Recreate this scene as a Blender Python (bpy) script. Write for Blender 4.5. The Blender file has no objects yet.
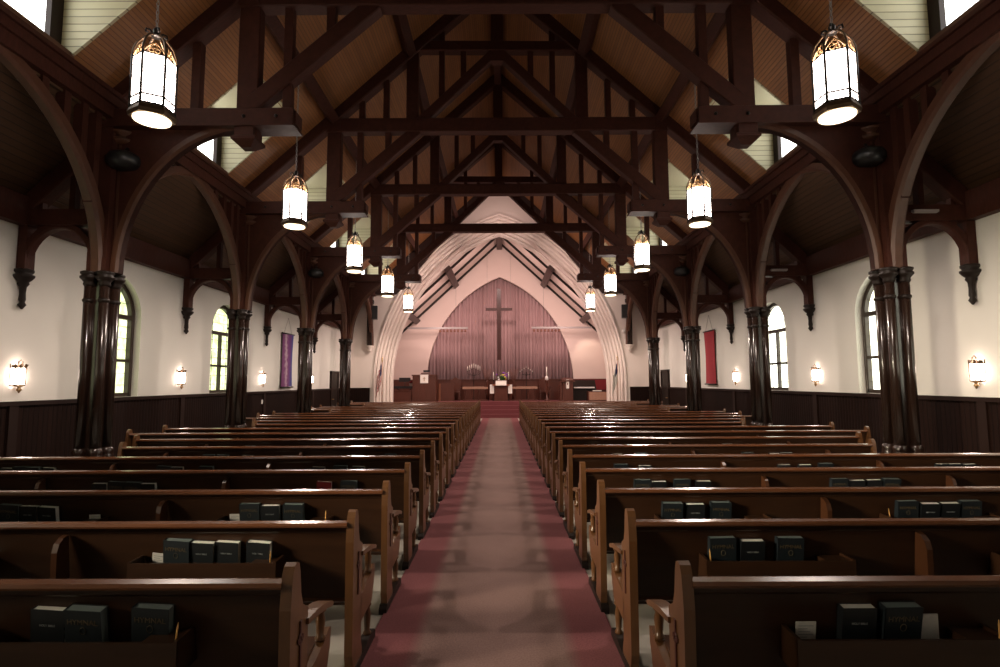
import bpy, bmesh, math, random
from math import sin, cos, pi, sqrt, atan2, radians
from mathutils import Vector, Matrix
rnd = random.Random(11)
scn = bpy.context.scene
COL = scn.collection

# ------------------------------------------------------------------ mesh builder
class MB:
    def __init__(s): s.v = []; s.f = []; s.m = []; s.sm = []
    def add(s, vs, fs, mi=0, smooth=False):
        b = len(s.v); s.v += [tuple(p) for p in vs]
        for f in fs: s.f.append([b + i for i in f]); s.m.append(mi); s.sm.append(smooth)
        return s
    def box(s, x0, x1, y0, y1, z0, z1, mi=0):
        if x0 > x1: x0, x1 = x1, x0
        if y0 > y1: y0, y1 = y1, y0
        vs = [(x, y, z) for z in (z0, z1) for y in (y0, y1) for x in (x0, x1)]
        return s.add(vs, [(0, 2, 3, 1), (4, 5, 7, 6), (0, 1, 5, 4), (2, 6, 7, 3), (0, 4, 6, 2), (1, 3, 7, 5)], mi)
    def beam(s, a, b, w, d, up=(0, 1, 0), mi=0, ch=0.0):
        """bar from a to b, w across (perpendicular to up), d along 'up', optional chamfer"""
        a = Vector(a); b = Vector(b); t = (b - a).normalized(); u = Vector(up)
        n = t.cross(u).normalized(); u = n.cross(t).normalized()
        hw, hd = w / 2, d / 2
        if ch: sec = [(-hw + ch, -hd), (hw - ch, -hd), (hw, -hd + ch), (hw, hd - ch), (hw - ch, hd), (-hw + ch, hd), (-hw, hd - ch), (-hw, -hd + ch)]
        else: sec = [(-hw, -hd), (hw, -hd), (hw, hd), (-hw, hd)]
        k = len(sec)
        vs = [p + n * q[0] + u * q[1] for p in (a, b) for q in sec]
        fs = [(i, (i + 1) % k, k + (i + 1) % k, k + i) for i in range(k)]
        fs += [tuple(range(k - 1, -1, -1)), tuple(range(k, 2 * k))]
        return s.add(vs, fs, mi)
    def prism(s, poly, axis, a, b, mi=0):
        """extrude a 2-D polygon. axis 'y': poly (x,z); 'x': poly (y,z); 'z': poly (x,y)"""
        def P(q, t):
            return {'y': (q[0], t, q[1]), 'x': (t, q[0], q[1]), 'z': (q[0], q[1], t)}[axis]
        k = len(poly); vs = [P(q, a) for q in poly] + [P(q, b) for q in poly]
        fs = [(i, (i + 1) % k, k + (i + 1) % k, k + i) for i in range(k)] + [tuple(range(k))[::-1], tuple(range(k, 2 * k))]
        return s.add(vs, fs, mi)
    def tube(s, pts, r, n=8, mi=0, closed=False, smooth=True):
        pts = [Vector(p) for p in pts]; N = len(pts); rs = r if isinstance(r, (list, tuple)) else [r] * N
        vs = []; pn = None
        for i, p in enumerate(pts):
            if closed: t = (pts[(i + 1) % N] - pts[i - 1]).normalized()
            else: t = (pts[min(i + 1, N - 1)] - pts[max(i - 1, 0)]).normalized()
            if pn is None:
                a = Vector((0, 0, 1)) if abs(t.z) < .9 else Vector((1, 0, 0)); pn = t.cross(a).normalized()
            pn = (pn - t * pn.dot(t)).normalized(); b = t.cross(pn)
            for k in range(n):
                an = 2 * pi * k / n; vs.append(p + (pn * cos(an) + b * sin(an)) * rs[i])
        fs = []
        for i in range(N if closed else N - 1):
            j = (i + 1) % N
            for k in range(n): fs.append((i * n + k, i * n + (k + 1) % n, j * n + (k + 1) % n, j * n + k))
        if not closed: fs += [tuple(range(n))[::-1], tuple(range((N - 1) * n, N * n))]
        return s.add(vs, fs, mi, smooth)
    def lathe(s, prof, c=(0, 0, 0), n=16, mi=0, rot=0, smooth=True, sx=1, sy=1):
        vs = []; cx, cy, cz = c
        for r, z in prof:
            for k in range(n):
                a = rot + 2 * pi * k / n; vs.append((cx + r * cos(a) * sx, cy + r * sin(a) * sy, cz + z))
        fs = []; N = len(prof)
        for i in range(N - 1):
            for k in range(n): fs.append((i * n + k, i * n + (k + 1) % n, (i + 1) * n + (k + 1) % n, (i + 1) * n + k))
        fs += [tuple(range(n))[::-1], tuple(range((N - 1) * n, N * n))]
        return s.add(vs, fs, mi, smooth)
    def sweep(s, pts, out, w, d, axis, mi=0, ch=.03):
        """rectangular chamfered rib along pts; 'axis' is the constant direction (width w); d is thickness in the curve's plane, grown to the side 'out' (+1/-1 of t x axis)"""
        pts = [Vector(p) for p in pts]; ax = Vector(axis); vs = []; N = len(pts)
        for i, p in enumerate(pts):
            t = (pts[min(i + 1, N - 1)] - pts[max(i - 1, 0)]).normalized(); n = t.cross(ax).normalized() * out
            hw = w / 2
            for q in ((-hw + ch, 0), (hw - ch, 0), (hw, ch), (hw, d), (-hw, d), (-hw, ch)): vs.append(p + ax * q[0] + n * q[1])
        fs = []
        for i in range(N - 1):
            for k in range(6): fs.append((i * 6 + k, i * 6 + (k + 1) % 6, (i + 1) * 6 + (k + 1) % 6, (i + 1) * 6 + k))
        fs += [tuple(range(6))[::-1], tuple(range((N - 1) * 6, N * 6))]
        return s.add(vs, fs, mi)
    def mesh(s, name, mats):
        me = bpy.data.meshes.new(name); me.from_pydata(s.v, [], s.f)
        for m in (mats if isinstance(mats, (list, tuple)) else [mats]): me.materials.append(m)
        me.polygons.foreach_set('material_index', s.m); me.polygons.foreach_set('use_smooth', s.sm)
        bm = bmesh.new(); bm.from_mesh(me); bmesh.ops.recalc_face_normals(bm, faces=bm.faces); bm.to_mesh(me); bm.free()
        me.update(); return me
    def build(s, name, mats, parent=None, loc=(0, 0, 0)):
        o = bpy.data.objects.new(name, s.mesh(name, mats)); COL.objects.link(o); o.location = loc
        if parent: o.parent = parent
        return o

def tag(o, label=None, cat=None, group=None, kind=None):
    if label: o['label'] = label
    if cat: o['category'] = cat
    if group: o['group'] = group
    if kind: o['kind'] = kind
    return o
def thing(name, label, cat, loc=(0, 0, 0), rz=0, group=None):
    o = bpy.data.objects.new(name, None); COL.objects.link(o); o.location = loc; o.rotation_euler = (0, 0, rz)
    o.empty_display_size = .2
    return tag(o, label, cat, group)
def kids(o): return [c for c in bpy.data.objects if c.parent is o]
TREE = {}
def copy_tree(o, parent=None):
    if o.name not in TREE: TREE[o.name] = kids(o)
    c = o.copy(); COL.objects.link(c)
    if parent: c.parent = parent
    for ch in TREE[o.name]: copy_tree(ch, c)
    return c
def dup(o, loc, rz=None, label=None, group=None):
    c = copy_tree(o); c.location = loc
    if rz is not None: c.rotation_euler = (0, 0, rz)
    if label: c['label'] = label
    if group: c['group'] = group
    return c
ORD = ['zeroth', 'first', 'second', 'third', 'fourth', 'fifth', 'sixth', 'seventh', 'eighth', 'ninth', 'tenth', 'eleventh', 'twelfth', 'thirteenth',
       'fourteenth', 'fifteenth', 'sixteenth', 'seventeenth', 'eighteenth', 'nineteenth', 'twentieth', 'twenty-first', 'twenty-second']

# ------------------------------------------------------------------ materials
def mat(name, col, rough=.5, metal=0, noise=None, coat=0, bump=0, spec=.5, emit=None, es=0, ns=6, stretch=(1, 1, 1)):
    m = bpy.data.materials.new(name); m.use_nodes = True; nt = m.node_tree; b = nt.nodes['Principled BSDF']
    b.inputs['Base Color'].default_value = (*col, 1); b.inputs['Roughness'].default_value = rough; b.inputs['Metallic'].default_value = metal
    b.inputs['Specular IOR Level'].default_value = spec; b.inputs['Coat Weight'].default_value = coat; b.inputs['Coat Roughness'].default_value = .15
    if noise:
        tc = nt.nodes.new('ShaderNodeTexCoord'); mp = nt.nodes.new('ShaderNodeMapping'); mp.inputs['Scale'].default_value = stretch
        n = nt.nodes.new('ShaderNodeTexNoise'); n.inputs['Scale'].default_value = ns; n.inputs['Detail'].default_value = 5
        r = nt.nodes.new('ShaderNodeMix'); r.data_type = 'RGBA'; r.inputs[6].default_value = (*col, 1); r.inputs[7].default_value = (*noise, 1)
        nt.links.new(tc.outputs['Object'], mp.inputs[0]); nt.links.new(mp.outputs[0], n.inputs[0]); nt.links.new(n.outputs[0], r.inputs[0]); nt.links.new(r.outputs[2], b.inputs['Base Color'])
        if bump:
            bp = nt.nodes.new('ShaderNodeBump'); bp.inputs['Strength'].default_value = bump; bp.inputs['Distance'].default_value = .02
            nt.links.new(n.outputs[0], bp.inputs['Height']); nt.links.new(bp.outputs[0], b.inputs['Normal'])
    if emit: b.inputs['Emission Color'].default_value = (*emit, 1); b.inputs['Emission Strength'].default_value = es
    return m
def boards(name, c1, c2, width, axis, rough=.55, groove=.12, spec=.4, bevel=.5):
    """boards 'width' wide laid side by side along the given direction; grooves are real bumps plus plank to plank tone"""
    m = mat(name, c1, rough, spec=spec); nt = m.node_tree; b = nt.nodes['Principled BSDF']
    g = nt.nodes.new('ShaderNodeNewGeometry'); d = nt.nodes.new('ShaderNodeVectorMath'); d.operation = 'DOT_PRODUCT'; d.inputs[1].default_value = axis
    nt.links.new(g.outputs['Position'], d.inputs[0])
    dv = nt.nodes.new('ShaderNodeMath'); dv.operation = 'DIVIDE'; dv.inputs[1].default_value = width; nt.links.new(d.outputs['Value'], dv.inputs[0])
    fl = nt.nodes.new('ShaderNodeMath'); fl.operation = 'FLOOR'; nt.links.new(dv.outputs[0], fl.inputs[0])
    fr = nt.nodes.new('ShaderNodeMath'); fr.operation = 'FRACT'; nt.links.new(dv.outputs[0], fr.inputs[0])
    pp = nt.nodes.new('ShaderNodeMath'); pp.operation = 'PINGPONG'; pp.inputs[1].default_value = .5; nt.links.new(fr.outputs[0], pp.inputs[0])
    rp = nt.nodes.new('ShaderNodeMapRange'); rp.inputs[1].default_value = 0; rp.inputs[2].default_value = groove; nt.links.new(pp.outputs[0], rp.inputs[0])
    wn = nt.nodes.new('ShaderNodeTexWhiteNoise'); wn.noise_dimensions = '1D'; nt.links.new(fl.outputs[0], wn.inputs['W'])
    n = nt.nodes.new('ShaderNodeTexNoise'); n.inputs['Scale'].default_value = 3; n.inputs['Detail'].default_value = 4; nt.links.new(g.outputs['Position'], n.inputs[0])
    av = nt.nodes.new('ShaderNodeMath'); av.operation = 'MULTIPLY_ADD'; av.inputs[1].default_value = .5; nt.links.new(wn.outputs[0], av.inputs[0]); 
    hf = nt.nodes.new('ShaderNodeMath'); hf.operation = 'MULTIPLY'; hf.inputs[1].default_value = .5; nt.links.new(n.outputs[0], hf.inputs[0]); nt.links.new(hf.outputs[0], av.inputs[2])
    mx = nt.nodes.new('ShaderNodeMix'); mx.data_type = 'RGBA'; mx.inputs[6].default_value = (*c1, 1); mx.inputs[7].default_value = (*c2, 1)
    nt.links.new(av.outputs[0], mx.inputs[0])
    dk = nt.nodes.new('ShaderNodeMix'); dk.data_type = 'RGBA'; dk.inputs[6].default_value = (*(x * .25 for x in c1), 1)
    nt.links.new(rp.outputs[0], dk.inputs[0]); nt.links.new(mx.outputs[2], dk.inputs[7]); nt.links.new(dk.outputs[2], b.inputs['Base Color'])
    bp = nt.nodes.new('ShaderNodeBump'); bp.inputs['Strength'].default_value = bevel; bp.inputs['Distance'].default_value = .01
    nt.links.new(rp.outputs[0], bp.inputs['Height']); nt.links.new(bp.outputs[0], b.inputs['Normal'])
    return m

M = {}
M['truss'] = mat('stained_truss_timber', (.076, .024, .015), .55, noise=(.028, .010, .007), bump=.15, spec=.15, ns=5, stretch=(2, 6, 2))
M['column'] = mat('polished_column_timber', (.024, .011, .007), .27, noise=(.013, .007, .005), coat=.25, ns=4, stretch=(5, 5, .6))
M['arch'] = mat('arch_rib_timber', (.10, .036, .015), .5, noise=(.055, .019, .010), ns=5, stretch=(3, 3, 1.5))
M['pew'] = mat('varnished_pew_wood', (.07, .026, .010), .3, noise=(.045, .016, .007), coat=.2, ns=3.2, stretch=(1.2, 8, 8))
M['pewback'] = mat('pew_back_wood', (.046, .019, .008), .38, noise=(.020, .008, .004), coat=.1, spec=.3, ns=3.2, stretch=(1.2, 8, 8))
M['pewend'] = mat('pew_end_oak', (.135, .058, .019), .33, noise=(.060, .024, .009), coat=.25, ns=4, stretch=(6, 6, 1.2))
M['capwood'] = mat('glossy_cap_rail_wood', (.14, .05, .019), .2, noise=(.07, .025, .011), coat=.5, ns=3, stretch=(1, 8, 8))  # cap rails: paler and glossier than the pew back wood
s45 = 1 / sqrt(2)
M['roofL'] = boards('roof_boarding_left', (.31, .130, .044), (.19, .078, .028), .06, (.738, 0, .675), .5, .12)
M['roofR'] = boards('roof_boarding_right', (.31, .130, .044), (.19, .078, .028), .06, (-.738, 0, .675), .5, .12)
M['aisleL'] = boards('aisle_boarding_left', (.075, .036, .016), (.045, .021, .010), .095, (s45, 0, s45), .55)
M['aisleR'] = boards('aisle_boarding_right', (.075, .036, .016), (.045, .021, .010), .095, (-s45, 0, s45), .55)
M['cream_boards'] = boards('cream_dormer_boards', (.50, .46, .30), (.40, .36, .23), .10, (0, 0, 1), .5, .09)
M['wainscot'] = boards('wainscot_beadboard', (.014, .0055, .0035), (.009, .004, .003), .085, (1, 1, 0), .6, .16, spec=.08)
M['gable'] = boards('gable_boarding', (.03, .011, .007), (.018, .007, .005), .14, (1, 1, 0), .6, .08)
M['railwood'] = mat('wainscot_rail_wood', (.014, .006, .004), .5, spec=.2)
M['plaster'] = mat('cream_plaster', (.68, .655, .60), .8, noise=(.62, .60, .55), ns=1.3, bump=.05)
M['chancel_plaster'] = mat('chancel_plaster', (.66, .53, .48), .8, noise=(.61, .49, .44), ns=1.5)
M['moulding'] = mat('painted_arch_moulding', (.74, .64, .58), .6)
M['floor'] = mat('pale_vinyl_floor', (.40, .37, .31), .45, noise=(.33, .31, .26), ns=14)
M['iron'] = mat('black_iron', (.02, .016, .014), .45, metal=.6)
M['chain'] = mat('steel_chain', (.30, .28, .27), .4, metal=.5)
M['bronze'] = mat('lantern_bronze', (.16, .10, .06), .4, metal=.7)
M['gold'] = mat('gilded_tracery', (.40, .25, .12), .5, metal=.6)
M['lamp'] = mat('lit_opal_glass', (.9, .88, .85), .4, emit=(1, .85, .77), es=9.5)
M['lampbot'] = mat('lit_lamp_base_glass', (.9, .85, .75), .4, emit=(1, .80, .52), es=2.2)
M['sconce'] = mat('lit_sconce_glass', (.9, .88, .85), .4, emit=(1, .78, .66), es=24)
M['skywin'] = mat('daylit_dormer_glass', (.8, .85, .8), .3, emit=(1, 1, .97), es=3)
M['black'] = mat('black_plastic', (.012, .012, .013), .4)
M['speaker'] = mat('black_speaker_cloth', (.018, .018, .018), .8)
M['black_wood'] = mat('dark_base_wood', (.012, .007, .005), .5, spec=.25)
M['cover_green'] = mat('dark_green_cloth_cover', (.006, .010, .013), .5, noise=(.009, .014, .018), ns=30)
M['cover_black'] = mat('black_leather_cover', (.006, .008, .010), .45, noise=(.009, .011, .013), ns=40)
M['cover_red'] = mat('red_cloth_cover', (.16, .010, .014), .5, noise=(.13, .008, .010), ns=40)
M['pages_white'] = mat('white_page_edges', (.85, .83, .78), .7, noise=(.7, .68, .63), ns=60, stretch=(1, 40, 1))
M['pages_grey'] = mat('grey_green_page_edges', (.16, .19, .19), .6, noise=(.12, .15, .15), ns=60, stretch=(1, 40, 1))
M['gilt'] = mat('gilt_lettering', (.12, .09, .05), .4, metal=.3)
M['silver'] = mat('silver_lettering', (.32, .34, .34), .4, metal=.2)
M['paper'] = mat('printed_paper', (.72, .70, .66), .7, noise=(.55, .53, .5), ns=55)
M['pencil'] = mat('yellow_pencil', (.65, .35, .1), .5)
M['cross'] = mat('cross_wood', (.055, .016, .011), .4, noise=(.035, .010, .008), ns=4, stretch=(4, 4, 1))
M['inlay'] = mat('carved_dark_recess', (.05, .010, .006), .5)
M['redcarpet'] = mat('red_chancel_carpet', (.15, .032, .036), .95, noise=(.11, .022, .025), ns=60)
M['redpanel'] = mat('red_cloth', (.16, .008, .012), .8)
M['whitecloth'] = mat('white_linen', (.80, .76, .70), .8)
M['chwood'] = mat('chancel_walnut', (.10, .030, .018), .35, noise=(.06, .018, .011), ns=4, stretch=(4, 4, 1))
M['chwood2'] = mat('chancel_lighter_wood', (.32, .12, .06), .4, noise=(.22, .08, .04), ns=5)
M['candle'] = mat('ivory_candle_wax', (.85, .80, .70), .5)
M['brass'] = mat('brass', (.55, .36, .15), .3, metal=.9)
M['leafgreen'] = mat('green_leaves', (.05, .16, .04), .6)
M['purple_petal'] = mat('purple_petals', (.28, .08, .42), .7)
M['yellow_petal'] = mat('yellow_petals', (.75, .6, .08), .7)
M['white_petal'] = mat('white_petals', (.8, .78, .75), .7)
M['greybar'] = mat('grey_enamel', (.30, .26, .25), .4)
M['beam_dark'] = mat('dark_beam_wood', (.035, .014, .011), .5)
M['palefront'] = mat('pale_patterned_front', (.42, .24, .16), .6, noise=(.25, .13, .08), ns=25)
M['whitemetal'] = mat('white_enamel', (.75, .72, .68), .4)
M['wire'] = mat('steel_wire', (.3, .28, .26), .4, metal=.8)
M['dried'] = mat('bronze_branches', (.18, .07, .045), .5)
M['frame'] = mat('window_frame_timber', (.028, .016, .010), .4)

def nodes(m): return m.node_tree, m.node_tree.nodes['Principled BSDF']
# carpet: brown-grey middle, maroon borders
m = mat('aisle_carpet', (.2, .06, .06), .95, spec=.15); nt, b = nodes(m)
g = nt.nodes.new('ShaderNodeNewGeometry'); sp = nt.nodes.new('ShaderNodeSeparateXYZ'); nt.links.new(g.outputs['Position'], sp.inputs[0])
ab = nt.nodes.new('ShaderNodeMath'); ab.operation = 'ABSOLUTE'; nt.links.new(sp.outputs['X'], ab.inputs[0])
n1 = nt.nodes.new('ShaderNodeTexNoise'); n1.inputs['Scale'].default_value = 90; n1.inputs['Detail'].default_value = 3; nt.links.new(g.outputs['Position'], n1.inputs[0])
n2 = nt.nodes.new('ShaderNodeTexNoise'); n2.inputs['Scale'].default_value = 2.2; nt.links.new(g.outputs['Position'], n2.inputs[0])
mr = nt.nodes.new('ShaderNodeMapRange'); mr.inputs[1].default_value = .44; mr.inputs[2].default_value = .53; nt.links.new(ab.outputs[0], mr.inputs[0])
mx = nt.nodes.new('ShaderNodeMix'); mx.data_type = 'RGBA'; mx.inputs[6].default_value = (.17, .105, .092, 1); mx.inputs[7].default_value = (.17, .060, .063, 1); nt.links.new(mr.outputs[0], mx.inputs[0])
sc_ = nt.nodes.new('ShaderNodeMath'); sc_.operation = 'MULTIPLY_ADD'; sc_.inputs[1].default_value = .9; sc_.inputs[2].default_value = .55; nt.links.new(n1.outputs[0], sc_.inputs[0])
s2 = nt.nodes.new('ShaderNodeMath'); s2.operation = 'MULTIPLY_ADD'; s2.inputs[1].default_value = .4; s2.inputs[2].default_value = .8; nt.links.new(n2.outputs[0], s2.inputs[0])
s3 = nt.nodes.new('ShaderNodeMath'); s3.operation = 'MULTIPLY'; nt.links.new(sc_.outputs[0], s3.inputs[0]); nt.links.new(s2.outputs[0], s3.inputs[1])
vm = nt.nodes.new('ShaderNodeVectorMath'); vm.operation = 'SCALE'; nt.links.new(mx.outputs[2], vm.inputs[0]); nt.links.new(s3.outputs[0], vm.inputs['Scale']); nt.links.new(vm.outputs[0], b.inputs['Base Color'])
M['carpet'] = m
# stained glass: daylit leaded lights in pale yellow-green
def stained(name, c1, c2, es):
    m = mat(name, (.5, .5, .35), .3); nt, b = nodes(m)
    g = nt.nodes.new('ShaderNodeNewGeometry'); v = nt.nodes.new('ShaderNodeTexVoronoi'); v.inputs['Scale'].default_value = 9
    n = nt.nodes.new('ShaderNodeTexNoise'); n.inputs['Scale'].default_value = 14; nt.links.new(g.outputs['Position'], n.inputs[0]); nt.links.new(g.outputs['Position'], v.inputs[0])
    mx = nt.nodes.new('ShaderNodeMix'); mx.data_type = 'RGBA'; mx.inputs[6].default_value = (*c1, 1); mx.inputs[7].default_value = (*c2, 1)
    ad = nt.nodes.new('ShaderNodeMath'); ad.operation = 'MULTIPLY'; nt.links.new(v.outputs['Distance'], ad.inputs[0]); ad.inputs[1].default_value = 1.3
    nt.links.new(ad.outputs[0], mx.inputs[0]); nt.links.new(mx.outputs[2], b.inputs['Emission Color']); nt.links.new(mx.outputs[2], b.inputs['Base Color'])
    b.inputs['Emission Strength'].default_value = es
    return m
M['glassL'] = stained('leaded_glass_green', (1, 1, .72), (.55, .66, .30), 1.25)
M['glassR'] = stained('leaded_glass_pale', (1, 1, .92), (.92, .92, .7), 2.6)
# banner and curtain fabrics
m = mat('purple_banner_cloth', (.1, .02, .12), .8); nt, b = nodes(m)
g = nt.nodes.new('ShaderNodeTexCoord'); sp = nt.nodes.new('ShaderNodeSeparateXYZ'); nt.links.new(g.outputs['Object'], sp.inputs[0])
cr = nt.nodes.new('ShaderNodeValToRGB'); mr = nt.nodes.new('ShaderNodeMapRange'); mr.inputs[1].default_value = -.45; mr.inputs[2].default_value = .45
nz = nt.nodes.new('ShaderNodeTexNoise'); nz.inputs['Scale'].default_value = 9; nt.links.new(g.outputs['Object'], nz.inputs[0])
ma = nt.nodes.new('ShaderNodeMath'); ma.operation = 'MULTIPLY_ADD'; ma.inputs[1].default_value = .25; nt.links.new(nz.outputs[0], ma.inputs[0]); nt.links.new(sp.outputs['Y'], ma.inputs[2])
nt.links.new(ma.outputs[0], mr.inputs[0]); nt.links.new(mr.outputs[0], cr.inputs[0])
el = cr.color_ramp.elements; el[0].position = .0; el[0].color = (.14, .03, .11, 1); el[1].position = 1; el[1].color = (.035, .04, .19, 1)
for p, c in ((.38, (.16, .04, .14, 1)), (.5, (.42, .30, .36, 1)), (.62, (.16, .035, .14, 1)), (.8, (.10, .02, .13, 1))):
    e = el.new(p); e.color = c
nt.links.new(cr.outputs[0], b.inputs['Base Color']); M['purple_banner'] = m
M['red_banner'] = mat('red_banner_cloth', (.32, .012, .025), .8, noise=(.22, .008, .015), ns=12)
M['curtain'] = mat('mauve_curtain_cloth', (.46, .30, .30), .85, noise=(.38, .24, .24), ns=1.2, stretch=(3, 3, .3))

# ------------------------------------------------------------------ dimensions
XC, XW = 5.44, 6.6            # column line and side wall
BAY, Y1 = 3.97, 7.5
YC = [Y1 + BAY * (i - 1) for i in range(0, 5)]     # trusses 0..4
YE = 23.38                   # chancel arch wall
YB = -1.6                    # rear wall behind the visitor
MID = [Y1 + BAY * (i - .5) for i in range(-1, 5)]  # bay middles
def roofz(x): return 5.66 + .915 * (5.5 - abs(x))

# ------------------------------------------------------------------ setting
MB().box(-7.1, 7.1, YB - .3, 30, -.2, 0).build('floor', M['floor']); tag(bpy.data.objects['floor'], kind='structure')
t_ = MB().box(-.79, .79, YB, 25.2, .0, .012).build('aisle_carpet', M['carpet']); tag(t_, 'long aisle carpet with brown centre and maroon borders', 'carpet')

def arch_pts(a, zs, rise, n=14):
    R = (a * a + rise * rise) / (2 * a); c = R - a; th = atan2(rise, c); out = []
    for i in range(n + 1):
        t = th * i / n; out.append((R * cos(t) - c, zs + R * sin(t)))
    return out                  # right half from springing to apex

def side_wall(side, centres):
    """plaster side wall with round-arched window openings, thick"""
    X0, X1 = side * XW, side * (XW + .35)
    b = MB(); zt = 4.3; hw = .70; zb = 1.42; zsp = 2.85
    edges = [YB - .3] + sum([[c - hw, c + hw] for c in centres], []) + [30 if False else YE + .1]
    for i in range(0, len(edges), 2): b.box(X0, X1, edges[i], edges[i + 1], 0, zt)
    for c in centres:
        b.box(X0, X1, c - hw, c + hw, 0, zb)
        n = 16
        for k in range(n):
            a0, a1 = pi * k / n, pi * (k + 1) / n
            ya, yb = c - hw * cos(a0), c - hw * cos(a1); za, zb2 = zsp + hw * sin(a0), zsp + hw * sin(a1)
            vs = [(X, y, z) for X in (X0, X1) for y, z in ((ya, za), (yb, zb2), (yb, zt), (ya, zt))]
            b.add(vs, [(0, 1, 2, 3), (7, 6, 5, 4), (0, 4, 5, 1)])
    return b
WIN = [1.45, 5.42, 9.41, 13.30]
for nm, sd in (('left', -1), ('right', 1)):
    o = side_wall(sd, WIN).build('wall_' + nm, M['plaster']); tag(o, kind='structure')
    b = MB(); x0 = sd * (XW - .035)
    b.box(sd * XW, x0, YB, YE, .0, 1.36); o = b.build('trim_1' if sd < 0 else 'trim_2', M['wainscot']); tag(o, kind='structure')
    b = MB(); b.box(sd * XW, sd * (XW - .07), YB, YE, 1.36, 1.42); b.box(sd * XW, sd * (XW - .05), YB, YE, 0, .2)
    for y in YC: b.box(sd * XW, sd * (XW - .06), y - .07, y + .07, .2, 1.36)
    o = b.build('trim_3' if sd < 0 else 'trim_4', M['railwood']); tag(o, kind='structure')
wn = 0
def window(side, c, visible):
    global wn; wn += 1
    X = side * (XW + .17); r = bpy.data.objects.new('window_%d' % wn, None); COL.objects.link(r); r.location = (X, c, 1.42); tag(r, kind='structure')
    hw = .66; zs = 1.43
    def ring(h, n=16): return [(0, h * cos(pi * k / n), zs + h * sin(pi * k / n)) for k in range(n + 1)]
    b = MB()   # outer frame
    pts = [(0, hw, 0)] + ring(hw) + [(0, -hw, 0)]
    b.sweep(pts, 1, .10, .07, (1, 0, 0), ch=.01); b.sweep(pts, -1, .10, .05, (1, 0, 0), ch=.01)
    b.box(-.05, .05, -hw, hw, 0, .07); b.build('window_frame', M['frame'], r)
    b = MB(); b.box(-.04, .04, -.03, .03, .05, zs); b.build('mullion', M['frame'], r)
    b = MB(); b.box(-.045, .045, -hw, hw, zs - .04, zs + .04); b.box(-.04, .04, -hw, hw, .62, .67); b.build('transom', M['frame'], r)
    b = MB()
    b.add([(side * .03, y, z) for x, y, z in [(0, hw, 0)] + ring(hw) + [(0, -hw, 0)]], [tuple(range(19))]); b.build('pane', M['glassL'] if side < 0 else M['glassR'], r)
    b = MB()   # lead cames
    for k in range(1, 10):
        z = .21 * k; h = hw if z < zs else sqrt(max(0, hw * hw - (z - zs) ** 2)); b.beam((0, -h, z), (0, h, z), .008, .012, (1, 0, 0))
    for y in (-.34, .34):
        b.beam((0, y, 0), (0, y, zs + sqrt(hw * hw - y * y)), .008, .012, (1, 0, 0))
    b.build('lead_cames', M['frame'], r)
for sd in (-1, 1):
    for c in WIN: window(sd, c, True)

# nave roof with dormers
DH, XD, ZD = .88, 4.13, None
DOR = [m_ + .24 for m_ in MID]
ZD = roofz(XD)
b = MB(); T = .12
def slab(b, side, xa, xb, ya, yb, mi):
    vs = []
    for dz in (0, T):
        for x, y in ((xa, ya), (xb, ya), (xb, yb), (xa, yb)): vs.append((side * x, y, roofz(x) + dz))
    b.add(vs, [(0, 1, 2, 3), (7, 6, 5, 4), (0, 4, 5, 1), (1, 5, 6, 2), (2, 6, 7, 3), (3, 7, 4, 0)], mi)
for sd, mi in ((-1, 0), (1, 1)):
    slab(b, sd, 0, XD, YB, YE + .1, mi)
    ys = [YB] + sum([[m_ - DH, m_ + DH] for m_ in DOR], []) + [YE + .1]
    for i in range(0, len(ys), 2): slab(b, sd, XD, 5.56, ys[i], ys[i + 1], mi)
    # aisle lean-to boarding
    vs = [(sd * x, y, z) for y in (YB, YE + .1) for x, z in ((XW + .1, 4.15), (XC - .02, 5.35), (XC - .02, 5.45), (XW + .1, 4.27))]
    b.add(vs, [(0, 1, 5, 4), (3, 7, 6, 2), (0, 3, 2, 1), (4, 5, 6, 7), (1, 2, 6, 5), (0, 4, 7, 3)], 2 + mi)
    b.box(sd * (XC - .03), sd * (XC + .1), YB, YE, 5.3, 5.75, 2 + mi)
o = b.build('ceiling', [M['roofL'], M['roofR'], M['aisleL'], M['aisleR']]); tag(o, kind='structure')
dn = 0
for sd in (-1, 1):
    for k, c in enumerate(DOR):
        wn += 1
        r = bpy.data.objects.new('window_%d' % wn, None); COL.objects.link(r); r.location = (0, c, 0); tag(r, kind='structure')
        xw = 5.5; zb = 5.72; zt = ZD
        b = MB()
        for y0, y1 in ((-DH, -DH + .04), (DH - .04, DH)): b.prism([(sd * XD, zt - .01), (sd * XD, zt + .04), (sd * 5.6, zt + .04), (sd * 5.6, roofz(5.56) - .05)], 'y', y0, y1)
        b.box(sd * (XD - .05), sd * 5.7, -DH - .06, DH + .06, zt + .01, zt + .09)
        b.build('dormer_cheek', M['cream_boards'], r)
        b = MB(); b.box(sd * 5.34, sd * 5.62, -DH, DH, 5.66, zb + .1); b.build('sill', M['arch'], r)
        b = MB(); yw = .66
        b.box(sd * 5.48, sd * 5.6, -DH, -yw, zb, zt); b.box(sd * 5.48, sd * 5.6, yw, DH, zb, zt)
        b.box(sd * 5.48, sd * 5.6, -yw, yw, zb, zb + .16); b.box(sd * 5.48, sd * 5.6, -yw, yw, zt - .12, zt); b.box(sd * 5.5, sd * 5.58, -.03, .03, zb, zt)
        b.build('window_frame', M['railwood'], r)
        b = MB(); b.box(sd * 5.55, sd * 5.57, -yw, yw, zb + .14, zt - .1); b.build('pane', M['skywin'], r)

# rear wall
b = MB(); b.box(-7, 7, YB - .3, YB, 0, 11); o = b.build('wall_back', M['plaster']); tag(o, kind='structure')

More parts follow.
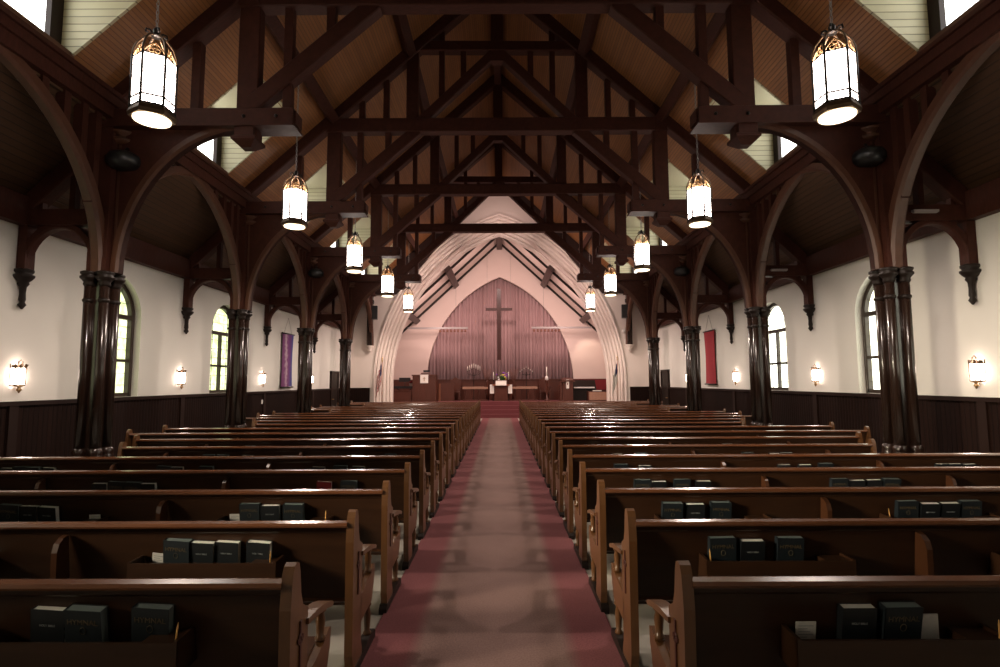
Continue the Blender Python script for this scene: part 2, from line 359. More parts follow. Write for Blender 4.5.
# chancel arch wall
OA = arch_pts(5.33, 1.6, 7.33, 40)
IA = arch_pts(4.66, 1.6, 6.52, 40)
def amix(t): return [(o_[0] * (1 - t) + i_[0] * t, o_[1] * (1 - t) + i_[1] * t) for o_, i_ in zip(OA, IA)]
b = MB(); yf, yb_ = YE, YE + .3
for sd in (-1, 1):
    b.box(sd * 5.33, sd * 7, yf, yb_, 0, 1.6)
    pts = OA
    def topz(x): return max(roofz(x) + .1, 0) if x < 5.5 else 5.4
    for i in range(len(pts) - 1):
        (xa, za), (xb, zb) = pts[i], pts[i + 1]
        vs = [(sd * x, y, z) for y in (yf, yb_) for x, z in ((xa, za), (xb, zb), (xb, topz(xb)), (xa, topz(xa)))]
        b.add(vs, [(0, 1, 2, 3), (7, 6, 5, 4), (0, 4, 5, 1)])
    b.box(sd * 5.33, sd * 7, yf, yb_, 1.6, 5.6)
o = b.build('wall_front', M['moulding']); tag(o, kind='structure')
# moulded splay of the arch
prof = [(-.03, YE), (-.03, YE - .08), (.05, YE - .08), (.08, YE - .05), (.10, YE + .10)]
for k_ in range(5):
    t0 = .10 + .18 * k_; y_ = YE + .02 + .13 * k_
    prof += [(t0 + .01, y_ + .10), (t0 + .03, y_ - .0), (t0 + .12, y_ + .0), (t0 + .155, y_ + .03), (t0 + .17, y_ + .14)]
prof += [(1.0, YE + .68), (1.0, YE + .80), (-.03, YE + .80)]
b = MB()
for sd in (-1, 1):
    rings = []
    for t, y in prof:
        pp = amix(min(t, 1)); pp = [(pp[0][0], 0)] + pp; rings.append([(sd * x, y, z) for x, z in pp])
    k = len(rings[0]); vs = [p for r_ in rings for p in r_]; fs = []
    for i in range(len(prof) - 1):
        for j in range(k - 1): fs.append((i * k + j, i * k + j + 1, (i + 1) * k + j + 1, (i + 1) * k + j))
    b.add(vs, fs)
o = b.build('trim_5', M['moulding']); tag(o, kind='structure')
# dark wainscot on the front wall
b = MB()
for sd in (-1, 1): b.box(sd * 5.5, sd * XW, YE - .05, YE, 0, 1.42)
o = b.build('trim_6', M['wainscot']); tag(o, kind='structure')
# boarded gable panels beside the chancel arch
b = MB()
for sd in (-1, 1):
    b.prism([(0, 10.5), (sd * 4.42, 5.4), (sd * 5.5, 5.4), (sd * 5.5, 5.64), (0, 10.68)], 'y', YE - .12, YE)
o = b.build('trim_7', M['gable']); tag(o, kind='structure')

# doors at the far ends of the aisles
for i, sd in enumerate((-1, 1)):
    r = bpy.data.objects.new('door_%d' % (i + 1), None); COL.objects.link(r); r.location = (sd * (XW - .02), 21.9, 0); tag(r, kind='structure')
    b = MB(); b.box(-.03, .03, -.42, .42, 0, 2.02); b.build('door_leaf', M['black_wood'], r)
    b = MB(); b.box(-.06, .06, -.5, -.42, 0, 2.1); b.box(-.06, .06, .42, .5, 0, 2.1); b.box(-.06, .06, -.5, .5, 2.02, 2.1); b.build('door_frame', M['railwood'], r)
    b = MB(); b.tube([(-sd * .03, -.36, 1.0), (-sd * .09, -.36, 1.0), (-sd * .09, -.26, 1.0)], .012); b.build('handle', M['brass'], r)

# ------------------------------------------------------------------ chancel shell
XCH = 5.7; YBK = 28.5
def chz(x): return 8.98 - .93 * abs(x)
CA = arch_pts(3.8, 1.6, 5.53, 18)
b = MB()
for sd in (-1, 1):
    b.box(sd * 3.8, sd * XCH, YBK, YBK + .25, 0, 1.6)
    for i in range(len(CA) - 1):
        (xa, za), (xb, zb) = CA[i], CA[i + 1]
        vs = [(sd * x, y, z) for y in (YBK, YBK + .25) for x, z in ((xa, za), (xb, zb), (xb, chz(xb)), (xa, chz(xa)))]
        b.add(vs, [(0, 1, 2, 3), (7, 6, 5, 4), (0, 4, 5, 1)])
    vs = [(sd * x, y, z) for y in (YBK, YBK + .25) for x, z in ((3.8, 1.6), (XCH, 1.6), (XCH, chz(XCH)), (3.8, chz(3.8)))]
    b.add(vs, [(0, 1, 2, 3), (7, 6, 5, 4)])
o = b.build('wall_chancel_back', M['chancel_plaster']); tag(o, kind='structure')
b = MB()
for sd in (-1, 1): b.box(sd * XCH, sd * (XCH + .2), YE + .3, 30, 0, 3.9)
b.box(-XCH, XCH, 29.6, 29.8, 0, 9)
o = b.build('wall_chancel_side', M['chancel_plaster']); tag(o, kind='structure')
b = MB()
for sd in (-1, 1):
    b.prism([(0, chz(0)), (sd * (XCH + .2), chz(XCH + .2)), (sd * (XCH + .2), chz(XCH + .2) + .15), (0, chz(0) + .15)], 'y', YE + .3, 30)
o = b.build('ceiling_chancel', M['chancel_plaster']); tag(o, kind='structure')
b = MB(); b.box(-XCH, XCH, 26.1, 29.6, 0, .72)
for k in range(3): b.box(-3.0, 3.0, 25.2 + .3 * k, 26.1, .18 * k, .18 * (k + 1))
o = b.build('floor_chancel', M['redcarpet']); tag(o, kind='structure')
# chancel rafters and purlins
for k, y in enumerate((24.9, 26.6, 28.3)):
    t = thing('chancel_rafter', ['dark thin chancel rafter pair nearest the white arch', 'dark thin chancel rafter pair midway between arch and curtain', 'dark thin chancel rafter pair against the curtain wall'][k], 'rafter', (0, y, 0), group='chancel rafters')
    for sd in (-1, 1):
        b = MB(); b.beam((0, 0, chz(0) - .07), (sd * XCH, 0, chz(XCH) - .07), .10, .10); b.build('rafter', M['black_wood'], t)
for x, lab in ((-4.3, 'brown lower purlin on the left slope of chancel ceiling'), (-2.3, 'brown upper purlin on the left slope of chancel ceiling'), (0, 'brown ridge beam at the peak of chancel ceiling'), (2.3, 'brown upper purlin on the right slope of chancel ceiling'), (4.3, 'brown lower purlin on the right slope of chancel ceiling')):
    b = MB(); a = math.atan(.93) * (1 if x < 0 else -1)
    z = chz(x) - .17 - (.12 if x == 0 else 0)
    ux = Vector((sin(0), 0, 1)) if x == 0 else Vector((-sin(a), 0, cos(a)))
    b.beam((x, YE + .75, z), (x, YBK, z), .30, .22, ux, ch=.02); o = b.build('chancel_purlin', M['beam_dark']); tag(o, lab, 'roof beam', 'chancel purlins')

# ------------------------------------------------------------------ roof trusses
def make_truss():
    t = thing('roof_truss', '', 'roof truss')
    D = .26; W = M['truss']
    for sd in (-1, 1):
        b = MB()
        b.beam((sd * 2.82, 0, 5.35), (sd * 5.62, 0, 5.35), .25, .32, ch=.012)
        b.box(sd * 2.80, sd * 5.5, -.18, .18, 5.21, 5.235); b.box(sd * 2.79, sd * 2.83, -.12, .12, 5.26, 5.44)
        hb = b.build('hammer_beam', W, t)
        b = MB()
        for x in (3.5, 4.9, 3.05):
            for y in (-.215,): b.lathe([(.028, 0), (.02, .02)], (0, 0, 0), 8); vs = b.v[-16:]; b.v[-16:] = [(sd * x + p[0], y + .05 - p[2], 5.35 + p[1]) for p in vs]
        b.build('bolt', M['iron'], hb)
        b = MB(); b.beam((sd * 3.5, 0, 5.08), (sd * 3.5, 0, 7.3), .30, .17, ch=.015); b.box(sd * 3.36, sd * 3.64, -.13, .13, 7.0, 7.3)
        b.box(sd * 3.37, sd * 3.63, -.15, .15, 5.08, 5.22); b.lathe([(.10, -.12), (.13, -.10), (.24, -.03), (.24, .01), (.20, .03)], (sd * 3.5, 0, 5.06), 4, rot=pi / 4, smooth=False); b.build('queen_post', W, t)
        b = MB(); b.beam((sd * 5.62, 0, 5.5), (sd * .02, 0, roofz(0) - .17), .30, D, ch=.02); b.build('rafter', W, t)
        b = MB(); b.beam((sd * 3.42, 0, 5.58), (sd * 1.72, 0, 7.07), .24, .2, ch=.015); b.build('diagonal_brace', W, t)
        b = MB(); b.beam((sd * 1.68, 0, 7.22), (sd * .0, 0, 8.86), .20, .2, ch=.015); b.build('scissor_brace', W, t)
        b = MB(); b.beam((sd * 1.83, 0, 7.25), (sd * 1.83, 0, 9.0), .26, .18, ch=.015); b.build('upper_post', W, t)
        for x, za, zb in ((4.25, 5.5, roofz(4.25) - .3), (2.95, 5.5, 7.05), (2.35, 6.5, 7.05), (2.92, 7.3, roofz(2.92) - .3), (2.4, 7.3, roofz(2.4) - .3), (1.2, 7.8, 8.9), (.73, 8.26, 8.9), (1.2, 9.05, roofz(1.2) - .3)):
            b = MB(); b.box(sd * (x - .06), sd * (x + .06), -.06, .06, za, zb); b.build('stud', W, t)
        # curved solid bracket under the hammer beam
        pts = [(3.5 + 1.70 * cos(a), 3.17 + 2.04 * sin(a)) for a in [pi / 2 * k / 16 for k in range(17)]]
        b = MB(); b.prism([(sd * x, z) for x, z in pts] + [(sd * 3.5, 5.24), (sd * 5.38, 5.24), (sd * 5.38, 3.17)], 'y', -.05, .05); br = b.build('bracket_panel', W, t)
        b = MB(); b.sweep([(sd * x, 0, z) for x, z in pts], -1 if sd > 0 else 1, .16, .10, (0, 1, 0), ch=.03); b.build('bracket_rib', M['arch'], br)
    b = MB(); b.beam((-3.44, 0, 7.16), (3.44, 0, 7.16), .30, .24, ch=.015); b.build('collar_beam', W, t)
    b = MB(); b.beam((-1.98, 0, 8.96), (1.98, 0, 8.92), .22, .22, ch=.015); b.build('upper_collar', W, t)
    b = MB(); b.box(-.13, .13, -.1, .1, 8.6, roofz(0) - .1); b.build('king_post', W, t)
    return t
TRL = ['roof truss above and behind the viewpoint', 'nearest dark timber roof truss, spanning the top of the view', 'second nearest timber roof truss, with open peak', 'third roof truss from the viewer, just above the white gable',
       'farthest timber roof truss, right in front of the white gable wall']
tr = make_truss(); tr.location = (0, YC[0], 0); tr['label'] = TRL[0]; tr['group'] = 'timber roof trusses'
for i in range(1, 5): dup(tr, (0, YC[i], 0), label=TRL[i], group='timber roof trusses')
# purlins, ridge
for x, z, lab in ((-3.53, 7.32, 'long lower purlin on the left roof slope'), (3.53, 7.32, 'long lower purlin on the right roof slope'), (-1.9, 8.82, 'long upper purlin on the left roof slope'), (1.9, 8.82, 'long upper purlin on the right roof slope'), (0, 10.4, 'long ridge beam at the peak of nave roof')):
    b = MB(); a = math.atan(.915) * (1 if x < 0 else -1)
    ux = Vector((0, 0, 1)) if x == 0 else Vector((-sin(a), 0, cos(a)))
    b.beam((x, YB, z), (x, YE, z), .2, .24, ux, ch=.015); o = b.build('roof_purlin', M['truss']); tag(o, lab, 'roof beam', 'nave purlins')

# ------------------------------------------------------------------ clustered columns (origin at the floor; +x points to the nave on the left side)
def make_column():
    t = thing('clustered_column', '', 'column')
    W = M['column']
    b = MB(); b.prism([(-.25, -.16), (-.16, -.25), (.16, -.25), (.25, -.16), (.25, .16), (.16, .25), (-.16, .25), (-.25, .16)], 'z', 0, .55); b.prism([(-.22, -.14), (-.14, -.22), (.14, -.22), (.22, -.14), (.22, .14), (.14, .22), (-.14, .22), (-.22, .14)], 'z', .55, .64); b.build('plinth', W, t)
    b = MB(); b.beam((0, 0, .6), (0, 0, 5.3), .17, .17, (0, 1, 0), ch=.03); b.build('core_post', W, t)
    for sx in (-1, 1):
        for sy in (-1, 1):
            c = (sx * .105, sy * .105, 0)
            b = MB(); b.lathe([(.058, .7), (.058, 3.0)], c, 16); sh = b.build('shaft', W, t)
            b = MB(); b.lathe([(.09, .62), (.095, .66), (.085, .70), (.08, .72), (.09, .75), (.07, .79), (.058, .80)], c, 16); b.build('shaft_base', M['column'], sh)
            b = MB(); b.lathe([(.058, 2.75), (.072, 2.77), (.072, 2.79), (.058, 2.81)], c, 16); b.build('ring', M['black_wood'], sh)
            b = MB(); b.lathe([(.058, 2.97), (.075, 3.0), (.068, 3.03), (.09, 3.06), (.115, 3.085), (.115, 3.11), (.09, 3.125), (.112, 3.145), (.112, 3.17), (.09, 3.18)], c, 16); b.build('capital', M['black_wood'], sh)
    for dx, dy in ((.19, 0), (0, .0)):
        pass
    b = MB(); b.lathe([(.055, 3.17), (.055, 5.02)], (.17, 0, 0), 12); sh = b.build('upper_shaft', M['arch'], t)
    b = MB(); b.lathe([(.08, 5.0), (.14, 5.04), (.15, 5.07), (.09, 5.09), (.09, 5.12), (.15, 5.15), (.16, 5.18), (.1, 5.2)], (.17, 0, 0), 14); b.build('upper_capital', M['arch'], sh)
    b = MB()
    for sy in (-1, 1): b.box(-.13, .13, sy * .0, sy * .15, 3.18, 5.3)
    b.build('upper_post', M['truss'], t)
    return t
colp = make_column(); first = True
for i, y in enumerate(YC):
    for sd, nm in ((-1, 'left'), (1, 'right')):
        lab = ['clustered wooden column beside the viewpoint on the ' + nm, 'nearest clustered dark wood column on the ' + nm + ' side of nave', 'second clustered column from the viewer on the ' + nm + ' side',
               'third clustered column from the viewer on the ' + nm + ' side', 'farthest clustered column on the ' + nm + ', next to the chancel wall'][i]
        if first: c = colp; c.location = (sd * XC, y, 0); c['label'] = lab; c['group'] = 'clustered columns'; first = False
        else: c = dup(colp, (sd * XC, y, 0), 0 if sd < 0 else pi, lab, 'clustered columns')

# arcade arches (local origin at column line, bay middle)
def make_arcade():
    t = thing('arcade_arch', '', 'arch'); h = BAY / 2
    a = h - .17; pts = arch_pts(a, 3.17, 2.13, 18)
    for s in (-1, 1):
        pp = [(0, s * x, z) for x, z in pts]
        b = MB(); b.sweep(pp, 1 if s > 0 else -1, .17, .14, (1, 0, 0), ch=.035); b.build('arch_rib', M['arch'], t)
        for x in (.42, .78, 1.12, 1.42, 1.66):
            z = min(zz for xx, zz in pts if xx <= x + .02) + .07
            b = MB(); b.box(-.06, .06, s * x - .05, s * x + .05, z, 5.36); b.build('strut', M['truss'], t)
    b = MB(); b.box(-.13, .13, -h, h, 5.33, 5.50); b.box(-.17, .17, -h, h, 5.50, 5.62); b.box(-.21, .21, -h, h, 5.62, 5.68); b.build('top_plate', M['truss'], t)
    return t
ar = make_arcade(); first = True
for i, y in enumerate([Y1 + BAY * (k - .5) for k in range(0, 5)]):
    for sd, nm in ((-1, 'left'), (1, 'right')):
        lab = 'pointed timber arcade arch on the %s, %s from the viewer' % (nm, ['nearest', 'second', 'third', 'fourth', 'farthest'][i])
        if i == 4: lab = 'pointed timber arcade arch on the %s, next to the chancel wall' % nm
        if first: ar.location = (sd * XC, y, 0); ar['label'] = lab; ar['group'] = 'arcade arches'; first = False
        else: dup(ar, (sd * XC, y, 0), 0 if sd < 0 else pi, lab, 'arcade arches')

# aisle frames (for left side: wall at -x)
def make_aisle():
    t = thing('aisle_truss', '', 'roof frame'); W = M['truss']
    b = MB(); b.box(-1.16, .0, -.10, .10, 3.84, 4.06); b.build('aisle_beam', W, t)
    b = MB(); b.beam((-1.15, 0, 4.05), (0, 0, 5.18), .22, .2, ch=.01); b.build('aisle_rafter', W, t)
    b = MB(); b.box(-1.15, -1.03, -.08, .08, 3.2, 3.9); b.build('wall_post', W, t)
    b = MB(); b.lathe([(.010, 2.68), (.05, 2.74), (.03, 2.78), (.042, 2.81), (.036, 2.9), (.042, 2.99), (.07, 3.03), (.06, 3.06), (.095, 3.09), (.125, 3.13), (.125, 3.155), (.09, 3.17), (.115, 3.2), (.115, 3.23), (.07, 3.25)], (-1.10, 0, 0), 12); b.build('pendant_corbel', M['black_wood'], t)
    c = -.6; pts = [(c + .44 * cos(a), 3.27 + .53 * sin(a)) for a in [pi * k / 20 for k in range(21)]]
    b = MB(); b.sweep([(x, 0, z) for x, z in pts[:11]], -1, .14, .09, (0, 1, 0), ch=.02); b.sweep([(x, 0, z) for x, z in pts[10:]], -1, .14, .09, (0, 1, 0), ch=.02); b.build('curved_brace', W, t)
    for x, a, e in ((-.42, 3.82, 3.86),): pass
    b = MB(); b.box(-.93, -.87, -.04, .04, 3.7, 4.5); b.box(-.5, -.42, -.05, .05, 4.05, 4.7); b.build('stud', W, t)
    return t
af = make_aisle(); first = True
for i, y in enumerate(YC):
    for sd, nm in ((-1, 'left'), (1, 'right')):
        lab = 'timber aisle frame with curved brace between %s wall and %s' % (nm, ['the column beside the viewpoint', 'nearest column', 'second column', 'third column', 'farthest column'][i])
        if first: af.location = (sd * XC, y, 0); af['label'] = lab; af['group'] = 'aisle frames'; first = False
        else: dup(af, (sd * XC, y, 0), 0 if sd < 0 else pi, lab, 'aisle frames')
for sd, nm in ((-1, 'left'), (1, 'right')):
    b = MB(); b.box(sd * (XW - .14), sd * XW, YB, YE, 3.84, 4.24)
    o = b.build('wall_plate', M['truss']); tag(o, 'dark timber plate along the top of the %s wall' % nm, 'roof beam')

# half posts at the chancel wall
for sd, nm in ((-1, 'left'), (1, 'right')):
    t = thing('wall_bracket_post', 'dark timber half post on carved corbel, %s of chancel arch' % nm, 'post', (sd * 5.5, YE, 0), group='half posts beside the chancel arch')
    b = MB(); b.beam((0, -.14, 3.2), (0, -.14, 5.4), .22, .22, (0, 1, 0), ch=.02)
    b.build('post', M['column'], t)
    b = MB(); b.lathe([(.13, 4.98), (.17, 5.02), (.13, 5.05), (.17, 5.1), (.13, 5.15)], (0, -.16, 0), 12); b.build('capital', M['black_wood'], t)
    b = MB(); b.lathe([(.03, -.28), (.10, -.2), (.08, -.16), (.17, -.07), (.20, -.02), (.20, 0)], (0, -.12, 3.2), 8, sy=.7); b.build('carved_corbel', M['moulding'], t)
    pts = [(1.72 * cos(a), 2.03 * sin(a)) for a in [pi / 2 * k / 12 for k in range(13)]]
    # speaker
    s = thing('wall_speaker', 'black box loudspeaker on the half post %s of chancel arch' % nm, 'speaker', (sd * 5.28, YE - .3, 4.58), group='loudspeakers by the chancel arch')
    b = MB(); b.prism([(-.15, -.18), (.15, -.18), (.11, .1), (-.11, .1)], 'z', -.28, .28); b.build('speaker_cabinet', M['black'], s)
    b = MB(); b.box(-.13, .13, -.19, -.18, -.26, .26); b.build('grille', M['speaker'], s)
b = MB(); b.box(-.05, .05, -.05, .05, -.07, .07); b.box(-.03, .03, -.09, -.05, -.03, .03); o = b.build('wall_camera', M['whitemetal'], loc=(5.3, YE - .05, 3.8)); tag(o, 'small white device fixed under the right chancel speaker', 'camera')

# black domed speakers on the columns
for i in (1, 3):
    for sd, nm in ((-1, 'left'), (1, 'right')):
        t = thing('dome_speaker', 'black rounded speaker on the %s column of the %s side' % (['', 'nearest', '', 'third'][i], nm), 'speaker', (sd * (XC - .28), YC[i] - .12, 4.73), group='rounded black speakers on the columns')
        b = MB(); b.lathe([(.03, -.12), (.12, -.115), (.18, -.08), (.205, -.03), (.205, .03), (.18, .08), (.12, .115), (.03, .12)], n=24); b.build('shell', M['black'], t)
        b = MB(); b.tube([(0, .0, .12), (0, .05, .2), (-sd * 0, .12, .2)], .02); b.build('bracket', M['iron'], t)

# ------------------------------------------------------------------ hanging lanterns
def make_lantern(chain_top):
    t = thing('hanging_lantern', '', 'lantern'); r = .20; z0, z1 = 0.02, .57
    hexp = [(r * cos(pi / 6 + pi / 3 * k + pi / 6 * 0), r * sin(pi / 6 + pi / 3 * k)) for k in range(6)]
    b = MB()
    for x, y in hexp: b.tube([(x, y, z0), (x, y, z1 + .02)], .013, 6)
    for z in (z0 + .02, z0 + .11): b.tube([(x * 1.0, y * 1.0, z) for x, y in hexp], .010, 6, closed=True, smooth=False)
    b.tube([(x, y, z1) for x, y in hexp], .008, 6, closed=True, smooth=False)
    b.build('frame', M['iron'], t)
    b = MB(); b.lathe([(r * .82, -.06), (r * 1.08, -.06), (r * 1.12, -.02), (r * 1.02, .03), (r * .8, .03)], n=6, rot=pi / 6, smooth=False)
    b.f = [f for f in b.f if len(f) == 4]; b.m = b.m[:len(b.f)]; b.sm = b.sm[:len(b.f)]; b.build('base_ring', M['bronze'], t)
    b = MB(); b.lathe([(.175, -.075), (.178, -.05), (.17, -.045)], n=24); b.build('bottom_glass', M['lampbot'], t)
    for k in range(6):
        (xa, ya), (xb, yb) = hexp[k], hexp[(k + 1) % 6]; q = .97
        # pointed top opal pane
        n = Vector((xa + xb, ya + yb, 0)).normalized() * -.004
        p0 = Vector((xa, ya, 0)) * q; p1 = Vector((xb, yb, 0)) * q
        pts = [(0, z0 + .03), (1, z0 + .03), (1, z1), (0, z1)]
        vs = [p0 + (p1 - p0) * (.04 + .92 * u) + Vector((0, 0, z)) for u, z in pts]; vs += [v + n for v in vs]
        m_ = len(pts)
        b = MB(); b.add(vs, [tuple(range(m_)), tuple(range(m_, 2 * m_))[::-1]] + [(i, (i + 1) % m_, m_ + (i + 1) % m_, m_ + i) for i in range(m_)]); b.build('glass_pane', M['lamp'], t)
        b = MB(); pm = (p0 + p1) / 2 * 1.035; b.tube([pm + Vector((0, 0, z0 + .11)), pm + Vector((0, 0, z1))], .005, 4)
        for q_ in (.24, .36, .47):
            b.tube([p0 * 1.03 + Vector((0, 0, q_)), p1 * 1.03 + Vector((0, 0, q_))], .0035, 4)
        b.build('pane_came', M['bronze'], t)
        # gilded tracery triangle above pane
        b = MB(); c0 = Vector((xa, ya, z1 + .01)); c1 = Vector((xb, yb, z1 + .01)); top = (c0 + c1) / 2 * .72 + Vector((0, 0, .065 + z1 * .28)); top.z = z1 + .15
        b.tube([c0, c0.lerp(top, .5) + Vector((0, 0, .012)), top], .008, 5); b.tube([c1, c1.lerp(top, .5) + Vector((0, 0, .012)), top], .008, 5)
        mid = (c0 + c1 + top) / 3
        for q in range(3):
            a = pi / 2 + q * 2 * pi / 3; e = (c1 - c0).normalized(); u = Vector((0, 0, 1)); cc = mid + (e * cos(a) + u * sin(a)) * .032
            b.tube([cc + (e * cos(w) + u * sin(w)) * .022 for w in [2 * pi * j / 8 for j in range(8)]], .006, 4, closed=True)
        b.build('tracery', M['gold'], t)
        # small vertical lead bars in lower band
        b = MB()
        for u in (.33, .66):
            p = Vector((xa, ya, 0)).lerp(Vector((xb, yb, 0)), u); b.tube([p + Vector((0, 0, z0 + .03)), p + Vector((0, 0, z0 + .11))], .005, 4)
        b.tube([Vector((xa, ya, z0 + .07)), Vector((xb, yb, z0 + .07))], .004, 4)
        b.build('lead_bar', M['iron'], t)
    for k in range(6):
        a = pi / 6 + pi / 3 * k; b = MB()
        pr = [(r, z1), (r * .98, z1 + .08), (r * .82, z1 + .17), (r * .5, z1 + .25), (r * .15, z1 + .29)]
        b.tube([(x * cos(a), x * sin(a), z) for x, z in pr], .011, 6); b.build('crown_rib', M['bronze'], t)
    b = MB()
    for k in range(4):
        a = pi / 2 * k + pi / 4
        b.tube([(x * cos(a), x * sin(a), z) for x, z in [(.02, z1 + .28), (.06, z1 + .33), (.095, z1 + .33), (.10, z1 + .30), (.075, z1 + .295)]], .011, 5)
    b.lathe([(.05, z1 + .27), (.06, z1 + .29), (.03, z1 + .31), (.035, z1 + .35), (.015, z1 + .38)], n=10); b.build('finial', M['iron'], t)
    b = MB(); z = z1 + .38; k = 0
    while z < chain_top:
        L = .036; ps = []
        for j in range(8):
            a = 2 * pi * j / 8; u, w = .013 * cos(a), (L - .008) * sin(a)
            ps.append((u if k % 2 else 0, 0 if k % 2 else u, z + L / 1.4 + w))
        b.tube(ps, .0055, 4, closed=True); z += L * 1.35; k += 1
    b.build('chain', M['chain'], t)
    b = MB(); b.lathe([(.07, chain_top + .03), (.06, chain_top - .02), (.02, chain_top - .05)], n=12); b.build('ceiling_plate', M['iron'], t)
    return t
XL, ZL = 3.57, 4.46
lan = make_lantern(roofz(XL) - ZL - .06); first = True
LL = ['', 'nearest lit hanging lantern, large, at the top %s of the view', 'second nearest lit lantern on the %s side, beside a hammer beam end', 'third nearest lit lantern on the %s side', 'fourth lit lantern from the viewer on the %s side', 'farthest lit lantern on the %s side, against the white arch']
for i, y in enumerate(MID):
    if i == 0: continue
    for sd, nm in ((-1, 'left'), (1, 'right')):
        lab = (LL[i] % nm) if '%' in LL[i] else LL[i]
        if first: lan.location = (sd * XL, y, ZL); lan['label'] = lab; lan['group'] = 'hanging lanterns'; first = False
        else: dup(lan, (sd * XL, y, ZL), rnd.choice((0, .08, -.1)), lab, 'hanging lanterns')

# ------------------------------------------------------------------ wall sconces
def make_sconce():
    t = thing('wall_sconce', '', 'wall lamp')      # wall at -x, projects to +x
    hp = [(0, -.085), (.06, -.075), (.10, -.04), (.10, .04), (.06, .075), (0, .085)]
    b = MB()
    for z in (-.12, .12): b.tube([(x, y, z) for x, y in hp], .010, 6, smooth=False)
    for x, y in hp: b.tube([(x, y, -.12), (x * 1.05, y * 1.08, .17)], .008, 5)
    b.box(-.02, 0, -.07, .07, -.14, .16); b.build('frame', M['bronze'], t)
    b = MB(); b.prism([(x * .93 + .002, y * .95) for x, y in hp], 'z', -.11, .11); b.build('glass', M['sconce'], t)
    b = MB()
    for y in (-.06, -.02, .02, .06): b.tube([(.09, y, .12), (.10, y + .015, .16), (.08, y + .03, .15)], .007, 5)
    b.tube([(.06, -.03, .12), (.06, -.03, .20), (.06, 0, .225), (.06, .03, .20), (.06, .03, .12)], .008, 5); b.build('cresting', M['bronze'], t)
    b = MB(); b.lathe([(.005, -.23), (.02, -.20), (.035, -.185), (.02, -.165), (.015, -.15), (.06, -.13)], (.06, 0, 0), 8); b.build('drop_finial', M['gold'], t)
    return t
sc = make_sconce(); first = True
for i, y in enumerate([YC[0], 7.55, 11.4, 15.3, 19.2]):
    for sd, nm in ((-1, 'left'), (1, 'right')):
        lab = 'lit wall sconce on the %s wall, %s' % (nm, ['beside the viewpoint', 'nearest and largest', 'second from the viewer', 'third from the viewer', 'farthest, near the banner'][i])
        z = 1.76
        if first: sc.location = (sd * XW, y, z); sc['label'] = lab; sc['group'] = 'wall sconces'; first = False
        else: dup(sc, (sd * XW, y, z), 0 if sd < 0 else pi, lab, 'wall sconces')

# banners on the side walls
def banner(sd, y, z0, z1, hw, m, lab):
    t = thing('hanging_banner', lab, 'banner', (sd * (XW - .05), y, (z0 + z1) / 2))
    h = (z1 - z0) / 2; b = MB(); n = 10; k = 8; vs = []
    for i in range(k + 1):
        for j in range(n + 1):
            u = j / n * 2 - 1; zz = h - 2 * h * i / k; w = hw * (1 - .10 * sin(pi * i / k)); vs.append((-sd * (.01 + .015 * sin(3 * u + i * .3)), u * w, zz))
    for v in list(vs): vs.append((v[0] + sd * .006, v[1], v[2]))
    N = (n + 1) * (k + 1); fs = []
    for i in range(k):
        for j in range(n):
            a = i * (n + 1) + j; fs.append((a, a + 1, a + n + 2, a + n + 1)); fs.append((N + a, N + a + n + 1, N + a + n + 2, N + a + 1))
    b.add(vs, fs, smooth=True); b.build('cloth', m, t)
    for z, nm in ((h, 'top_rod'), (-h, 'bottom_rod')):
        b = MB(); b.tube([(-sd * .01, -hw * 1.1, z), (-sd * .01, hw * 1.1, z)], .022, 8); b.build(nm, M['black_wood'], t)
    b = MB(); b.tube([(0, -hw * .7, h), (0, 0, h + .5), (0, hw * .7, h)], .006, 5); b.build('cord', M['wire'], t)
banner(-1, 17.0, 1.52, 3.16, .44, M['purple_banner'], 'purple banner with pale central stripe hanging on the left wall')
banner(1, 17.1, 1.55, 3.2, .42, M['red_banner'], 'plain red banner hanging on the right wall')
b = MB(); b.box(0, .015, -.04, .04, -.06, .06); b.box(.015, .022, -.01, .01, -.02, .02); o = b.build('wall_switch', M['whitemetal'], loc=(-XW + .036, 15.3, 1.13)); tag(o, 'small white switch plate on the left wainscot', 'switch')
for sd, y, nm in ((1, YC[1], 'nearest right'), (1, YC[2], 'second right')):
    b = MB(); b.box(-.17, .17, -.03, .03, -.01, .02); b.box(-.16, .16, -.02, .02, -.022, -.01); o = b.build('strip_light', M['greybar'], loc=(sd * (XC + .42), y - .15, 3.95)); tag(o, 'short white strip light on the aisle beam at the %s column' % nm, 'strip light', 'strip lights on the aisle beams')

